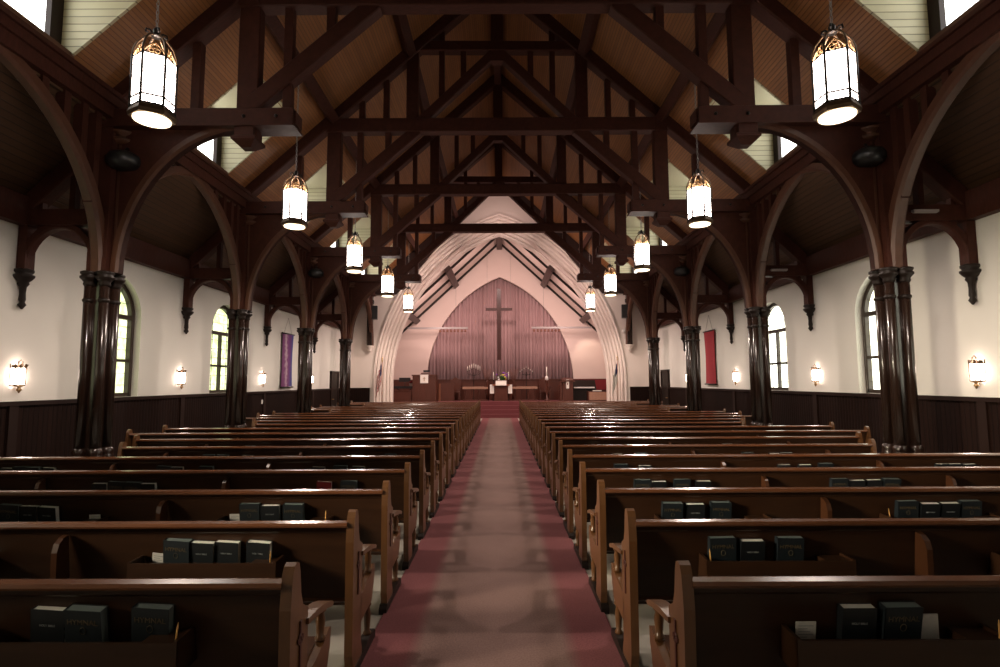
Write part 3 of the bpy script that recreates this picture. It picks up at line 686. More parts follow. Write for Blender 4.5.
# ------------------------------------------------------------------ pews
Y0, PS = 2.265, .93
def back_y(z): return .03 + (.86 - z) * .19
PEWM = {}
def end_meshes(s, kind):
    """s: direction the seat runs away from this end (+1 to the right)"""
    key = ('end', s)
    if key in PEWM: return PEWM[key]
    w = .045 * s
    pr = [(.02, 0), (.015, .09), (.0, .14), (-.005, .5), (-.010, .76), (.0, .84), (.008, .89), (.025, .92), (.050, .93), (.075, .92), (.09, .88), (.105, .79), (.13, .735), (.17, .712), (.195, .70), (.195, .14), (.22, .09), (.22, 0)]
    std = MB().prism(pr, 'x', 0, w).mesh('bench_end', M['pewend'])
    arm = MB().prism([(.17, .660), (.30, .650), (.42, .630), (.505, .605), (.525, .590), (.51, .578), (.42, .602), (.28, .624), (.17, .636)], 'x', -.012 * s, .057 * s).mesh('armrest', M['pewend'])
    def spin(z0, z1):
        h = z1 - z0
        return MB().lathe([(.024, z0), (.028, z0 + h * .06), (.017, z0 + h * .14), (.021, z0 + h * .45), (.023, z0 + h * .6), (.016, z0 + h * .84), (.027, z0 + h * .92), (.023, z1)], (w / 2, .435, 0), 10)
    sp1 = spin(.455, .60).mesh('spindle', M['pewend']); sp2 = spin(.07, .27).mesh('spindle', M['pewend'])
    pan = MB().prism([(.17, .405), (.30, .425), (.42, .445), (.50, .485), (.528, .475), (.52, .40), (.49, .33), (.46, .27), (.17, .25)], 'x', 0, w).mesh('seat_end_panel', M['pewend'])
    foot = MB().prism([(-.03, 0), (-.03, .035), (0, .06), (.2, .055), (.40, .075), (.52, .07), (.55, .04), (.55, 0)], 'x', -.006 * s, .051 * s).mesh('foot_rail', M['black_wood'])
    cr = MB(); cr.box(-.006 * s, 0, .092, .108, .44, .68); cr.box(-.006 * s, 0, .068, .132, .60, .616); cr.tube([(-.003 * s, .1 + .022 * cos(a), .608 + .022 * sin(a)) for a in [2 * pi * j / 10 for j in range(10)]], .004, 4, closed=True)
    cr = cr.mesh('carved_cross', M['inlay'])
    PEWM[key] = (std, arm, sp1, sp2, pan, foot, cr); return PEWM[key]
def ob(name, me, parent, loc=(0, 0, 0)):
    o = bpy.data.objects.new(name, me); COL.objects.link(o); o.parent = parent; o.location = loc; return o
def bench_end(t, x, s, aisle=True):
    std, arm, sp1, sp2, pan, foot, cr = end_meshes(s, aisle)
    e = ob('bench_end', std, t, (x, 0, 0))
    for n_, me in (('armrest', arm), ('spindle', sp1), ('spindle', sp2), ('seat_end_panel', pan), ('foot_rail', foot)) + ((('carved_cross', cr),) if aisle else ()): ob(n_, me, e)
RACKS = (1.60, 3.27, 4.95)
def pew(side, row, L):
    y = Y0 + PS * (row - 1)
    nm = 'left' if side < 0 else 'right'
    extra = ', shortened beside a column' if L < 5.6 else ''
    t = thing('church_pew', 'wooden pew %s of aisle, %s row from the viewer%s' % (nm, ORD[row], extra), 'pew', (0, y, 0), group='pews in rows facing the chancel')
    key = (side, L)
    if key not in PEWM:
        a, e = side * .815, side * (L - .05)
        cap = MB().prism([(-.010, .842), (-.014, .852), (-.006, .866), (.03, .872), (.055, .866), (.06, .852), (.05, .842)], 'x', a, e).mesh('cap_rail', M['capwood'])
        back = MB().prism([(back_y(.85), .85), (back_y(.37), .37), (back_y(.37) + .025, .37), (back_y(.85) + .025, .85)], 'x', a, e)
        back.prism([(back_y(.84) - .006, .843), (back_y(.81) - .006, .81), (back_y(.80), .80), (back_y(.80) + .01, .843)], 'x', a, e)
        back = back.mesh('back_panel', M['pewback'])
        seat = MB().prism([(.10, .40), (.13, .43), (.48, .45), (.505, .44), (.505, .415), (.12, .385)], 'x', a, e).prism([(.46, .41), (.48, .41), (.48, .33), (.46, .33)], 'x', a, e).mesh('seat', M['pew'])
        PEWM[key] = (cap, back, seat)
        if 'div' not in PEWM:
            PEWM['div'] = MB().prism([(.30, 0), (.13, 0), (.10, .37), (-.02, .42), (-.045, .5), (-.05, .72), (-.035, .765), (-.005, .79), (.03, .80), (.07, .40), (.30, .39)], 'x', -.016, .016).mesh('back_support', M['pew'])
            r = MB(); r.box(-.41, .41, -.062, -.048, .545, .665); r.box(-.41, .41, -.05, .09, .535, .55)
            for sx in (-1, 1): r.prism([(-.062, .545), (.085, .545), (.06, .675), (-.062, .672)], 'x', sx * .41, sx * .395)
            r.box(.26, .395, -.05, .07, .62, .66)
            PEWM['rack'] = r.mesh('book_rack', M['pewback'])
    cap, back, seat = PEWM[key]
    ob('cap_rail', cap, t); ob('back_panel', back, t); ob('seat', seat, t)
    bench_end(t, side * .775, side); bench_end(t, side * L, -side, False)
    for x in (2.43, 4.1):
        if x < L - .3: ob('back_support', PEWM['div'], t, (side * x, 0, 0))
    for x in RACKS:
        if x + .45 < L: ob('book_rack', PEWM['rack'], t, (side * x, 0, 0))
    return t
ROWS = 22
for r in range(1, ROWS + 1):
    y = Y0 + PS * (r - 1); L = 5.87
    for yc in YC:
        if -.85 < y - yc < 0: L = 4.70
        elif 0 <= y - yc < .5: L = 5.14
    for sd in (-1, 1): pew(sd, r, L)
# front screens before the first rows at the chancel
for sd, nm in ((-1, 'left'), (1, 'right')):
    t = thing('front_screen', 'low panelled wooden screen before the front pews, %s of aisle' % nm, 'screen', (0, 22.75, 0))
    b = MB(); b.box(sd * .84, sd * 4.75, 0, .04, .04, .80)
    for k in range(7): x = sd * (.95 + k * .56); b.box(x, x + sd * .42, -.012, .0, .16, .70)
    b.build('panel', M['pewback'], t)
    b = MB(); b.box(sd * .82, sd * 4.78, -.03, .07, .80, .84); b.build('cap_rail', M['capwood'], t)
    b = MB(); b.box(sd * .80, sd * .86, -.06, .10, 0, .88); b.build('end_post', M['pewend'], t)

# ------------------------------------------------------------------ books, cards and pencils in the racks
def text_mesh(s, size, m, ext=.0006):
    cu = bpy.data.curves.new(s, 'FONT'); cu.body = s; cu.size = size; cu.extrude = ext; cu.align_x = 'CENTER'; cu.align_y = 'CENTER'
    o = bpy.data.objects.new('tmp', cu); COL.objects.link(o); dg = bpy.context.evaluated_depsgraph_get(); dg.update()
    me = bpy.data.meshes.new_from_object(o.evaluated_get(dg)); bpy.data.objects.remove(o); me.materials.clear(); me.materials.append(m)
    for v in me.vertices: x, y, z = v.co; v.co = (x, -z, y)
    return me
def make_book(name, w, h, d, cover, pages, title, tsize, tmat, tz, emblem=False):
    t = thing(name, '', 'book')
    b = MB(); b.box(-w / 2, w / 2, -d, -d + .003, 0, h); b.box(-w / 2, w / 2, -.003, 0, 0, h); b.box(-w / 2, -w / 2 + .003, -d, 0, 0, h); b.build('cover', cover, t)
    b = MB(); b.box(-w / 2 + .004, w / 2 - .003, -d + .004, -.004, .003, h - .0025); b.build('pages', pages, t)
    me = text_mesh(title, tsize, tmat); o = ob('title', me, t, (0, -d - .0006, h * tz))
    if emblem:
        me = MB().tube([(.012 * cos(a), 0, .015 * sin(a)) for a in [2 * pi * j / 12 for j in range(12)]], .0012, 4, closed=True).mesh('emblem', M['gilt']); ob('emblem', me, t, (0, -d - .0006, h * tz - .035))
    return t
hym = make_book('hymnal', .148, .225, .045, M['cover_green'], M['pages_grey'], 'HYMNAL', .031, M['gilt'], .78, True)
bib = make_book('pew_bible', .135, .212, .040, M['cover_black'], M['pages_white'], 'HOLY BIBLE', .012, M['silver'], .70)
red = make_book('songbook', .135, .215, .03, M['cover_red'], M['pages_white'], 'HYMNAL', .012, M['silver'], .7)
crd = thing('welcome_card', '', 'card'); b = MB(); b.box(-.04, .04, -.004, 0, 0, .14); b.build('card_stack', M['paper'], crd)
b = MB()
for k in range(7): b.box(-.03, .03 - .012 * (k % 3), -.0046, -.004, .05 + .012 * k, .053 + .012 * k)
b.build('print', M['silver'], crd)
pap = thing('folded_leaflet', '', 'leaflet'); b = MB(); b.prism([(-.055, 0), (.055, 0), (.035, .17), (-.02, .17)], 'y', -.006, 0); b.build('paper_sheet', M['paper'], pap)
pen = MB(); pen.lathe([(.004, 0), (.004, .15), (.001, .17)], n=6); PENM = pen.mesh('pencil', M['pencil'])
PROTO = {'h': hym, 'b': bib, 'r': red, 'c': crd, 'p': pap}
WORD = {'h': 'dark green hymnal', 'b': 'black Bible with white page edges', 'r': 'red songbook', 'c': 'small printed card', 'p': 'folded paper leaflet', 'n': 'pencil'}
B = {(1, 1): [('c', 787, 806), ('b', 832, 867), ('h', 872, 909), ('p', 908, 928), ('n', 992, 993)],
     (1, 2): [('h', 705, 732), ('b', 735, 759), ('h', 771, 798), ('n', 703, 704), ('h', 996, 1024), ('n', 988, 989)],
     (1, 3): [('h', 658, 680), ('b', 682, 702), ('h', 706, 728), ('h', 891, 912), ('b', 913, 932), ('b', 933, 952), ('h', 953, 974), ('n', 875, 876)],
     (1, 4): [('h', 632, 648), ('b', 649, 663), ('h', 671, 688), ('b', 692, 708), ('c', 712, 719), ('c', 816, 824), ('h', 827, 843), ('b', 845, 860), ('b', 862, 877), ('h', 878, 895)],
     (1, 5): [('h', 612, 626), ('b', 637, 649), ('c', 680, 687), ('b', 775, 787), ('b', 795, 808), ('h', 815, 829), ('b', 931, 943), ('b', 944, 955), ('b', 957, 970)],
     (1, 6): [('b', 611, 621), ('h', 634, 645), ('h', 739, 751), ('b', 766, 776), ('h', 784, 796)],
     (1, 7): [('b', 589, 598), ('h', 720, 730), ('b', 732, 741)],
     (-1, 1): [('b', 35, 70), ('h', 71, 112), ('h', 134, 175), ('n', 187, 188)],
     (-1, 2): [('c', 127, 143), ('h', 155, 182), ('b', 184, 209), ('b', 212, 237), ('b', 246, 273), ('n', 276, 277)],
     (-1, 3): [('h', -4, 16), ('b', 18, 38), ('b', 41, 62), ('c', 95, 106), ('c', 216, 227), ('h', 229, 251), ('b', 257, 277), ('h', 284, 306), ('n', 329, 330)],
     (-1, 4): [('b', 90, 105), ('h', 105, 121), ('h', 123, 140), ('b', 143, 159), ('c', 166, 175), ('r', 316, 332), ('h', 341, 358)],
     (-1, 5): [('b', -1, 11), ('h', 13, 28), ('h', 29, 42), ('b', 43, 56), ('h', 148, 163), ('b', 170, 184), ('h', 201, 216), ('b', 313, 325), ('h', 334, 348), ('b', 352, 365)],
     (-1, 6): [('h', 204, 216), ('h', 218, 230), ('b', 242, 254), ('b', 350, 361), ('h', 385, 397)],
     (-1, 7): [('h', 247, 256), ('b', 258, 269), ('b', 366, 375)]}
used = set()
for (sd, row), items in B.items():
    y = Y0 + PS * (row - 1); side = 'left' if sd < 0 else 'right'
    racks = {}
    for k, a, e in items:
        x = ((a + e) / 2 - 501) / 550 * (y - .02) + .06
        ri = min(range(3), key=lambda i: abs(abs(x) - RACKS[i])); x = sd * max(RACKS[ri] - .385 + (.07 if k != 'n' else 0), min(RACKS[ri] + .385 - (.07 if k != 'n' else 0), abs(x)))
        racks.setdefault(ri, []).append((k, x))
    for ri, L in racks.items():
        L.sort(key=lambda q: q[1])
        # keep neighbours from overlapping
        for j in range(1, len(L)):
            wid = {'h': .152, 'b': .139, 'r': .139, 'c': .085, 'p': .10, 'n': .012}
            gap = (wid[L[j][0]] + wid[L[j - 1][0]]) / 2
            if L[j][1] - L[j - 1][1] < gap: L[j] = (L[j][0], L[j - 1][1] + gap)
        cnt = {}
        tot = {k: sum(1 for q in L if q[0] == k) for k, _ in L}
        for k, x in L:
            cnt[k] = cnt.get(k, 0) + 1
            place = '' if tot[k] == 1 else ['', 'leftmost ', 'second ', 'third '][min(cnt[k], 3)]
            if tot[k] == 2 and cnt[k] == 2: place = 'rightmost '
            near = ['aisle-end', 'middle', 'outer'][ri]
            lab = '%s%s, %s rack, %s pew of %s row' % (place, WORD[k], near, side, ORD[row])
            if k == 'n':
                o = bpy.data.objects.new('pencil', PENM); COL.objects.link(o); o.location = (x, y - .035, .56); o.rotation_euler = (rnd.uniform(-.1, .05), rnd.uniform(-.1, .1), 0); tag(o, lab, 'pencil', 'pencils in the book racks'); continue
            p = PROTO[k]
            if k in used: c = copy_tree(p)
            else: c = p; used.add(k)
            tilt = rnd.uniform(.13, .22)
            c.location = (x, y + back_y(.55) - .004 - (.012 if k in 'cp' else 0), .553); c.rotation_euler = (tilt, rnd.uniform(-.02, .06) * (1 if sd < 0 else -.3) + (.06 if sd < 0 and row < 3 else 0), rnd.uniform(-.03, .03))
            c['label'] = lab; c['group'] = {'h': 'hymnals in the book racks', 'b': 'pew Bibles in the book racks', 'r': 'red songbook', 'c': 'cards in the book racks', 'p': 'leaflets'}[k]

# ------------------------------------------------------------------ chancel furnishing
ZP = .72
# curtain
b = MB(); n = 420; vs = []; W = 4.2
zt = 7.4
for i in range(n + 1):
    x = -W + 2 * W * i / n; ph = x * 2 * pi / .19 + .8 * sin(x * 1.7) + .5 * sin(x * 4.1); y = .055 * sin(ph) + .02 * sin(2.3 * ph + 1)
    vs += [(x, y, 1.0), (x, y * 1.1 + .01, 4.2), (x, y * .8, zt)]
fs = []
for i in range(n):
    for k in range(2): a = i * 3 + k; fs.append((a, a + 3, a + 4, a + 1))
b.add(vs, fs, smooth=True); o = b.build('chancel_curtain', M['curtain'], loc=(0, 28.95, 0)); tag(o, 'tall pleated mauve curtain filling the arch behind the cross', 'curtain')
md = o.modifiers.new('thickness', 'SOLIDIFY'); md.thickness = .006
# panelling below the curtain
t = thing('chancel_panelling', 'dark wood panelling along the chancel back below the curtain', 'panelling', (0, 28.3, ZP))
b = MB(); b.box(-5.6, 5.6, 0, .08, 0, 1.0); b.build('panel', M['chwood'], t)
b = MB(); b.box(-5.65, 5.65, -.04, .12, 1.0, 1.06); b.build('cap_rail', M['chwood'], t)
# big cross
t = thing('hanging_cross', 'tall dark wooden cross hanging before the mauve curtain', 'cross', (-.04, 27.9, 4.55))
b = MB(); b.box(-.10, .10, -.06, .06, -1.8, 1.85); b.build('upright', M['cross'], t)
b = MB(); b.box(-.68, .68, -.055, .055, .72, .85); b.build('crossbar', M['cross'], t)
b = MB()
for x in (-.6, .6): b.tube([(x, 0, .92), (x, 0, chz(x) - 4.55)], .005, 4)
b.build('suspension_wire', M['wire'], t)
# track lights
for sd, nm in ((-1, 'left'), (1, 'right')):
    t = thing('track_light', 'long white light bar with small spotlights, %s of the cross' % nm, 'track light', (0, 27.4, 4.33), group='light bars beside the cross')
    b = MB(); b.box(sd * 1.6, sd * 4.6, -.05, .05, -.04, .05); b.build('bar', M['greybar'], t)
    b = MB(); b.tube([(sd * 2.2, 0, .05), (sd * 2.2, 0, chz(2.2) - 4.38)], .008, 5); b.tube([(sd * 4.4, 0, .05), (sd * 4.4, 0, chz(4.4) - 4.38)], .008, 5); b.build('suspension_rod', M['wire'], t)
    for k in range(8):
        x = sd * (1.72 + .18 * k); b = MB(); b.lathe([(.02, -.06), (.045, -.08), (.055, -.20), (.05, -.2)], (x, .0, 0), 10); b.build('spotlight', M['dried'], t)
# communion table + cloth + flowers
t = thing('communion_table', 'small dark wooden table in the middle of the chancel', 'table', (.05, 27.0, ZP))
b = MB(); b.prism([(-.33, 0), (.33, 0), (.28, .74), (-.28, .74)], 'y', -.22, .22); b.build('pedestal', M['chwood'], t)
b = MB(); b.box(-.42, .42, -.3, .3, .74, .80); b.build('tabletop', M['chwood2'], t)
t = thing('altar_cloth', 'white cloth draped over the front of central table', 'cloth', (.05, 27.0, ZP + .80))
b = MB(); b.box(-.27, .27, -.31, .29, .0, .012); b.box(-.26, .26, -.325, -.31, -.05, .012); b.build('cloth', M['whitecloth'], t)
bk = MB().box(-.26, .26, -.04, .04, 0, .17).build('open_book', M['whitecloth'], loc=(.05, 26.9, ZP + .812)); tag(bk, 'white book stand on the central table before the flowers', 'book')
t = thing('flower_arrangement', 'flower arrangement of purple, yellow and white blooms on the table', 'flowers', (.1, 27.12, ZP + .812))
b = MB(); b.lathe([(.07, 0), (.10, .05), (.08, .12), (.11, .16)], n=12); b.build('vase', M['brass'], t)
b = MB()
for k in range(46):
    a = rnd.uniform(0, 2 * pi); e = rnd.uniform(.1, 1.3); d = Vector((cos(a) * cos(e), sin(a) * cos(e), sin(e))); L = rnd.uniform(.22, .40); q = d.cross(Vector((0, 0, 1))).normalized() * .025; p = Vector((0, 0, .15))
    b.add([p, p + d * L * .6 + q, p + d * L, p + d * L * .6 - q], [(0, 1, 2, 3)])
b.build('leaves', M['leafgreen'], t)
for mm, nn, nm2 in (('purple_petal', 9, 'purple_blooms'), ('yellow_petal', 5, 'yellow_blooms'), ('white_petal', 5, 'white_blooms')):
    b = MB()
    for k in range(nn):
        a = rnd.uniform(0, 2 * pi); e = rnd.uniform(.2, 1.5); R_ = rnd.uniform(.22, .50 if mm == 'purple_petal' else .36); c = (R_ * cos(a) * cos(e), R_ * sin(a) * cos(e), .16 + R_ * sin(e))
        b.lathe([(.01, -.03), (.04, -.015), (.05, .01), (.035, .035), (.008, .04)], c, 8)
    b.build(nm2, M[mm], t)
# low benches either side with linen
for sd, nm in ((-1, 'left'), (1, 'right')):
    t = thing('communion_rail', 'long low wooden rail table %s of the central table' % nm, 'rail', (sd * 1.22, 27.3, ZP), group='rail tables beside the central table')
    b = MB(); b.box(-.62, .62, -.18, .18, .58, .68); b.build('top_rail', M['palefront'], t)
    for x in (-.5, -.17, .17, .5):
        b = MB(); b.lathe([(.035, 0), (.02, .1), (.03, .3), (.02, .5), (.035, .62)], (x, 0, 0), 8); b.build('baluster', M['chwood'], t)
    b = MB(); b.box(-.62, .62, -.1, .1, 0, .06); b.build('foot_rail', M['chwood'], t)
    b = MB(); b.box(-.5, .5, -.16, .16, 0, .008); b.box(-.5, .5, -.19, -.16, -.05, .008); o = b.build('rail_runner', M['palefront'], loc=(sd * 1.3, 27.3, ZP + .682)); tag(o, 'pale pinkish cloth strip lying on the %s rail table' % nm, 'cloth')
    b = MB(); b.box(-.10, .10, -.01, .01, 0, .42); b.box(-.10, .10, -.01, .09, .42, .43); o = b.build('hanging_cloth', M['whitecloth'], loc=(.05 + sd * .44, 26.85, ZP + .36)); tag(o, 'white hanging cloth panel just %s of the central table' % nm, 'cloth', 'white panels flanking the table')
    # seven-branched candelabra
    t = thing('candelabra', 'fan shaped floor candelabra %s of the cross, %s' % (nm, 'with white candles' if sd < 0 else 'with dark arms'), 'candelabra', (sd * 1.33 + (-.0), 28.0, ZP), group='candelabras beside the cross')
    b = MB(); b.lathe([(.16, 0), (.15, .03), (.03, .06), (.018, .1), (.018, 1.35), (.03, 1.38), (.018, 1.4)], n=10); b.build('stand', M['iron'], t)
    for k in range(7):
        x = (k - 3) * .105; z = 1.62 - abs(k - 3) * .045 * (1 if sd < 0 else 1.6)
        b = MB(); b.tube([(0, 0, 1.25), (x * .6, 0, 1.28), (x, 0, z - .14), (x, 0, z - .02)], .009, 5); b.lathe([(.01, z - .03), (.03, z), (.01, z + .005)], (x, 0, 0), 8); b.build('branch', M['iron'], t)
        b = MB(); b.lathe([(.014, z), (.014, z + (.24 if sd < 0 else .08))], (x, 0, 0), 6); b.build('candle', M['candle'], t)
    # dried branch bundles near the flowers
    t = thing('branch_bundle', 'bundle of brown upright branches just %s of the flowers' % nm, 'dried plant', (sd * .66 + .02, 27.9, ZP), group='branch bundles beside the flowers')
    b = MB(); b.lathe([(.08, 0), (.1, .3), (.06, .95), (.07, 1.0)], n=10); b.build('tall_vase', M['chwood'], t)
    b = MB()
    for k in range(10):
        x = (k - 4.5) * .045; b.tube([(x * .25, rnd.uniform(-.03, .03), .95), (x * .8, rnd.uniform(-.05, .05), 1.25), (x * 1.1, rnd.uniform(-.06, .06), 1.62 - rnd.random() * .12)], .007, 4)
    b.build('branches', M['dried'], t)
    t = thing('altar_candlestick', 'single white candle on a thin stand %s of the flowers' % nm, 'candlestick', (.05 + sd * .37, 27.5, ZP), group='single candles flanking the flowers')
    b = MB(); b.lathe([(.08, 0), (.02, .04), (.014, .1), (.014, 1.0), (.04, 1.03)], n=8); b.build('stand', M['iron'], t)
    b = MB(); b.lathe([(.016, 1.03), (.016, 1.42)], n=8); b.build('candle', M['candle'], t)
    # high backed clergy chair
    t = thing('clergy_chair', 'dark high backed chair standing behind the %s end of rail' % nm, 'chair', (sd * 2.25, 27.7, ZP), group='clergy chairs')
    b = MB(); b.box(-.27, .27, -.25, .25, .38, .46); b.build('seat', M['chwood'], t)
    b = MB(); b.prism([(-.27, .4), (.27, .4), (.27, 1.02), (.1, 1.1), (0, 1.17), (-.1, 1.1), (-.27, 1.02)], 'y', .2, .26); b.build('backrest', M['chwood'], t)
    for x, y in ((-.23, -.21), (.23, -.21), (-.23, .21), (.23, .21)):
        b = MB(); b.box(x - .03, x + .03, y - .03, y + .03, 0, .4); b.build('leg', M['chwood'], t)
    for x in (-.27, .27):
        b = MB(); b.box(x - .03, x + .03, -.24, .22, .62, .66); b.box(x - .025, x + .025, -.22, -.17, .4, .62); b.build('armrest', M['chwood'], t)
# paschal candle
t = thing('paschal_candle_stand', 'tall white candle on a dark turned stand by the lectern', 'candle stand', (2.28, 26.9, ZP))
b = MB(); b.lathe([(.16, 0), (.14, .05), (.05, .1), (.04, .4), (.06, .5), (.04, .8), (.09, .95), (.11, 1.0)], n=12); b.build('stand', M['chwood'], t)
b = MB(); b.lathe([(.09, 1.0), (.075, 1.15), (.04, 1.2)], n=12); b.build('cup', M['whitemetal'], t)
b = MB(); b.lathe([(.025, 1.2), (.025, 1.65)], n=10); b.build('candle', M['candle'], t)
# pulpit (left)
t = thing('pulpit', 'tall dark wooden pulpit with white cloth, left of the chancel', 'pulpit', (-3.6, 26.6, ZP))
b = MB(); b.box(-.56, .56, -.35, .35, 0, 1.22); b.build('body', M['chwood'], t)
b = MB(); b.box(-.60, -.22, -.38, .38, 1.22, 1.28); b.box(.22, .60, -.38, .38, 1.22, 1.28); b.box(-.58, .58, .3, .38, 1.22, 1.28)
b.box(-.5, -.28, -.37, -.35, .1, 1.1); b.box(.28, .5, -.37, -.35, .1, 1.1); b.build('moulding', M['chwood'], t)
b = MB(); b.prism([(-.36, 1.2), (.2, 1.36), (.2, 1.39), (-.36, 1.23)], 'x', -.22, .22); b.build('reading_desk', M['chwood'], t)
t2 = thing('pulpit_cloth', 'white cloth with gold cross hanging on the pulpit front', 'cloth', (-3.6, 26.23, ZP + .88))
b = MB(); b.box(-.19, .19, -.012, 0, 0, .40); b.build('cloth', M['whitecloth'], t2)
b = MB(); b.box(-.015, .015, -.018, -.012, .10, .30); b.box(-.055, .055, -.018, -.012, .21, .235); b.build('cross', M['gold'], t2)
o = MB().prism([(-.15, -.1), (.15, -.1), (.15, .1), (-.15, .1)], 'z', 0, .10).build('pulpit_monitor', M['black'], loc=(-3.52, 26.5, ZP + 1.40)); tag(o, 'small black box resting on the pulpit desk', 'monitor')
# left side screen, keyboard corner
t = thing('choir_screen', 'low dark wooden screen left of the pulpit', 'screen', (-4.75, 26.4, ZP)); b = MB(); b.box(-.6, .52, -.04, .04, 0, .50); b.build('panel', M['chwood'], t); b = MB(); b.box(-.62, .54, -.07, .07, .50, .54); b.build('cap_rail', M['chwood'], t)
t = thing('choir_screen', 'long dark wooden screen between the pulpit and left chair', 'screen', (-2.75, 27.2, ZP)); b = MB(); b.box(-.3, .5, -.04, .04, 0, .85); b.build('panel', M['chwood'], t); b = MB(); b.box(-.27, -.17, -.06, -.04, 0, .85); b.build('post', M['chwood2'], t)
t = thing('music_keyboard', 'black keyboard on a stand behind the left screen', 'keyboard', (-4.7, 27.1, ZP))
b = MB(); b.box(-.5, .5, -.16, .16, .62, .74); b.build('keyboard_case', M['black'], t)
b = MB(); b.tube([(-.35, 0, .62), (.35, 0, .0)], .02, 6); b.tube([(.35, 0, .62), (-.35, 0, 0)], .02, 6); b.build('stand', M['iron'], t)
b = MB(); b.box(-.28, .28, .14, .17, .95, 1.15); b.tube([(0, .155, .7), (0, .155, .95)], .015, 5); b.build('music_rest', M['black'], t)
t = thing('poinsettia', 'small red flowering pot plant left of the pulpit', 'plant', (-4.32, 26.75, ZP + .0)); t.location = (-4.35, 27.0, ZP + .745)
b = MB(); b.lathe([(.06, 0), (.085, .12), (.09, .12)], n=10); b.build('pot', M['whitecloth'], t)
b = MB()
for k in range(26):
    a = rnd.uniform(0, 2 * pi); e = rnd.uniform(-.1, 1.0); d = Vector((cos(a) * cos(e), sin(a) * cos(e), sin(e))); q = Vector((-sin(a), cos(a), 0)) * .035; p = Vector((0, 0, .14)); L = .17
    b.add([p, p + d * L * .5 + q, p + d * L, p + d * L * .5 - q], [(0, 1, 2, 3)])
b.build('petals', M['redpanel'], t)
# lectern (right)
t = thing('lectern', 'dark wooden lectern with narrow white stole, right of the chancel', 'lectern', (3.2, 26.6, ZP))
b = MB(); b.box(-.2, .28, -.28, .28, 0, .92); b.build('body', M['chwood'], t)
b = MB(); b.box(-.30, .38, -.34, .34, .92, .97); b.prism([(-.32, .97), (.2, 1.08), (.2, 1.11), (-.32, 1.0)], 'x', -.24, .3); b.build('reading_desk', M['chwood'], t)
b = MB(); b.box(-.34, -.21, -.2, .3, 0, .80); b.build('side_panel', M['chwood'], t)
t = thing('lectern_stole', 'narrow white stole with red mark on the lectern front', 'cloth', (3.22, 26.3, ZP + .60))
b = MB(); b.box(-.07, .07, -.012, 0, 0, .42); b.build('cloth', M['whitecloth'], t); b = MB(); b.box(-.02, .02, -.016, -.012, .16, .26); b.build('red_mark', M['redpanel'], t)
# organ console and wicker fronted box
t = thing('organ_console', 'dark organ console behind the lectern on the right', 'organ', (4.1, 27.3, ZP))
b = MB(); b.box(-.6, .6, -.3, .35, 0, .62); b.prism([(-.3, .62), (.35, .62), (.35, 1.0), (.1, 1.0)], 'x', -.6, .6); b.build('case', M['black_wood'], t)
b = MB(); b.box(-.5, .5, -.42, -.28, .60, .66); b.build('keys', M['whitemetal'], t)
t = thing('fronted_cabinet', 'low cabinet with pale patterned front at right of chancel', 'cabinet', (4.65, 26.5, ZP))
b = MB(); b.box(-.46, .46, -.2, .25, 0, .46); b.build('case', M['chwood'], t)
b = MB(); b.box(-.42, .42, -.215, -.2, .04, .42); b.build('front', M['palefront'], t)
b = MB(); b.box(-.2, .2, -.1, .1, .46, .50); b.build('cover', M['whitecloth'], t)
t = thing('dossal_panel', 'red cloth panel on the chancel wall behind the organ', 'cloth', (4.6, 28.2, ZP + .5))
b = MB(); b.box(-.95, .95, 0, .03, 0, .52); b.build('cloth', M['redpanel'], t)

# flags beside the chancel arch
def flag_mat(name, us):
    m = mat(name, (.7, .7, .7), .8); nt, b = nodes(m); tc = nt.nodes.new('ShaderNodeUVMap'); sp = nt.nodes.new('ShaderNodeSeparateXYZ'); nt.links.new(tc.outputs[0], sp.inputs[0])
    def mth(op, a, bb):
        n = nt.nodes.new('ShaderNodeMath'); n.operation = op
        for i, q in enumerate((a, bb)):
            if isinstance(q, (int, float)): n.inputs[i].default_value = q
            else: nt.links.new(q, n.inputs[i])
        return n.outputs[0]
    def mixc(f, a, bb):
        n = nt.nodes.new('ShaderNodeMix'); n.data_type = 'RGBA'
        for i, q in ((6, a), (7, bb)):
            if isinstance(q, tuple): n.inputs[i].default_value = (*q, 1)
            else: nt.links.new(q, n.inputs[i])
        nt.links.new(f, n.inputs[0]); return n.outputs[2]
    u, v = sp.outputs['X'], sp.outputs['Y']
    can = mth('MULTIPLY', mth('LESS_THAN', u, .4), mth('GREATER_THAN', v, .46))
    if us:
        st = mth('LESS_THAN', mth('FRACT', mth('MULTIPLY', v, 6.5), 0), .5); base = mixc(st, (.55, .5, .46), (.28, .008, .012))
        c = mixc(can, base, (.010, .014, .07))
    else: c = mixc(can, (.60, .56, .50), (.010, .014, .07))
    nt.links.new(c, b.inputs['Base Color']); return m
M['usflag'] = flag_mat('striped_flag_cloth', True); M['chflag'] = flag_mat('white_flag_cloth', False)
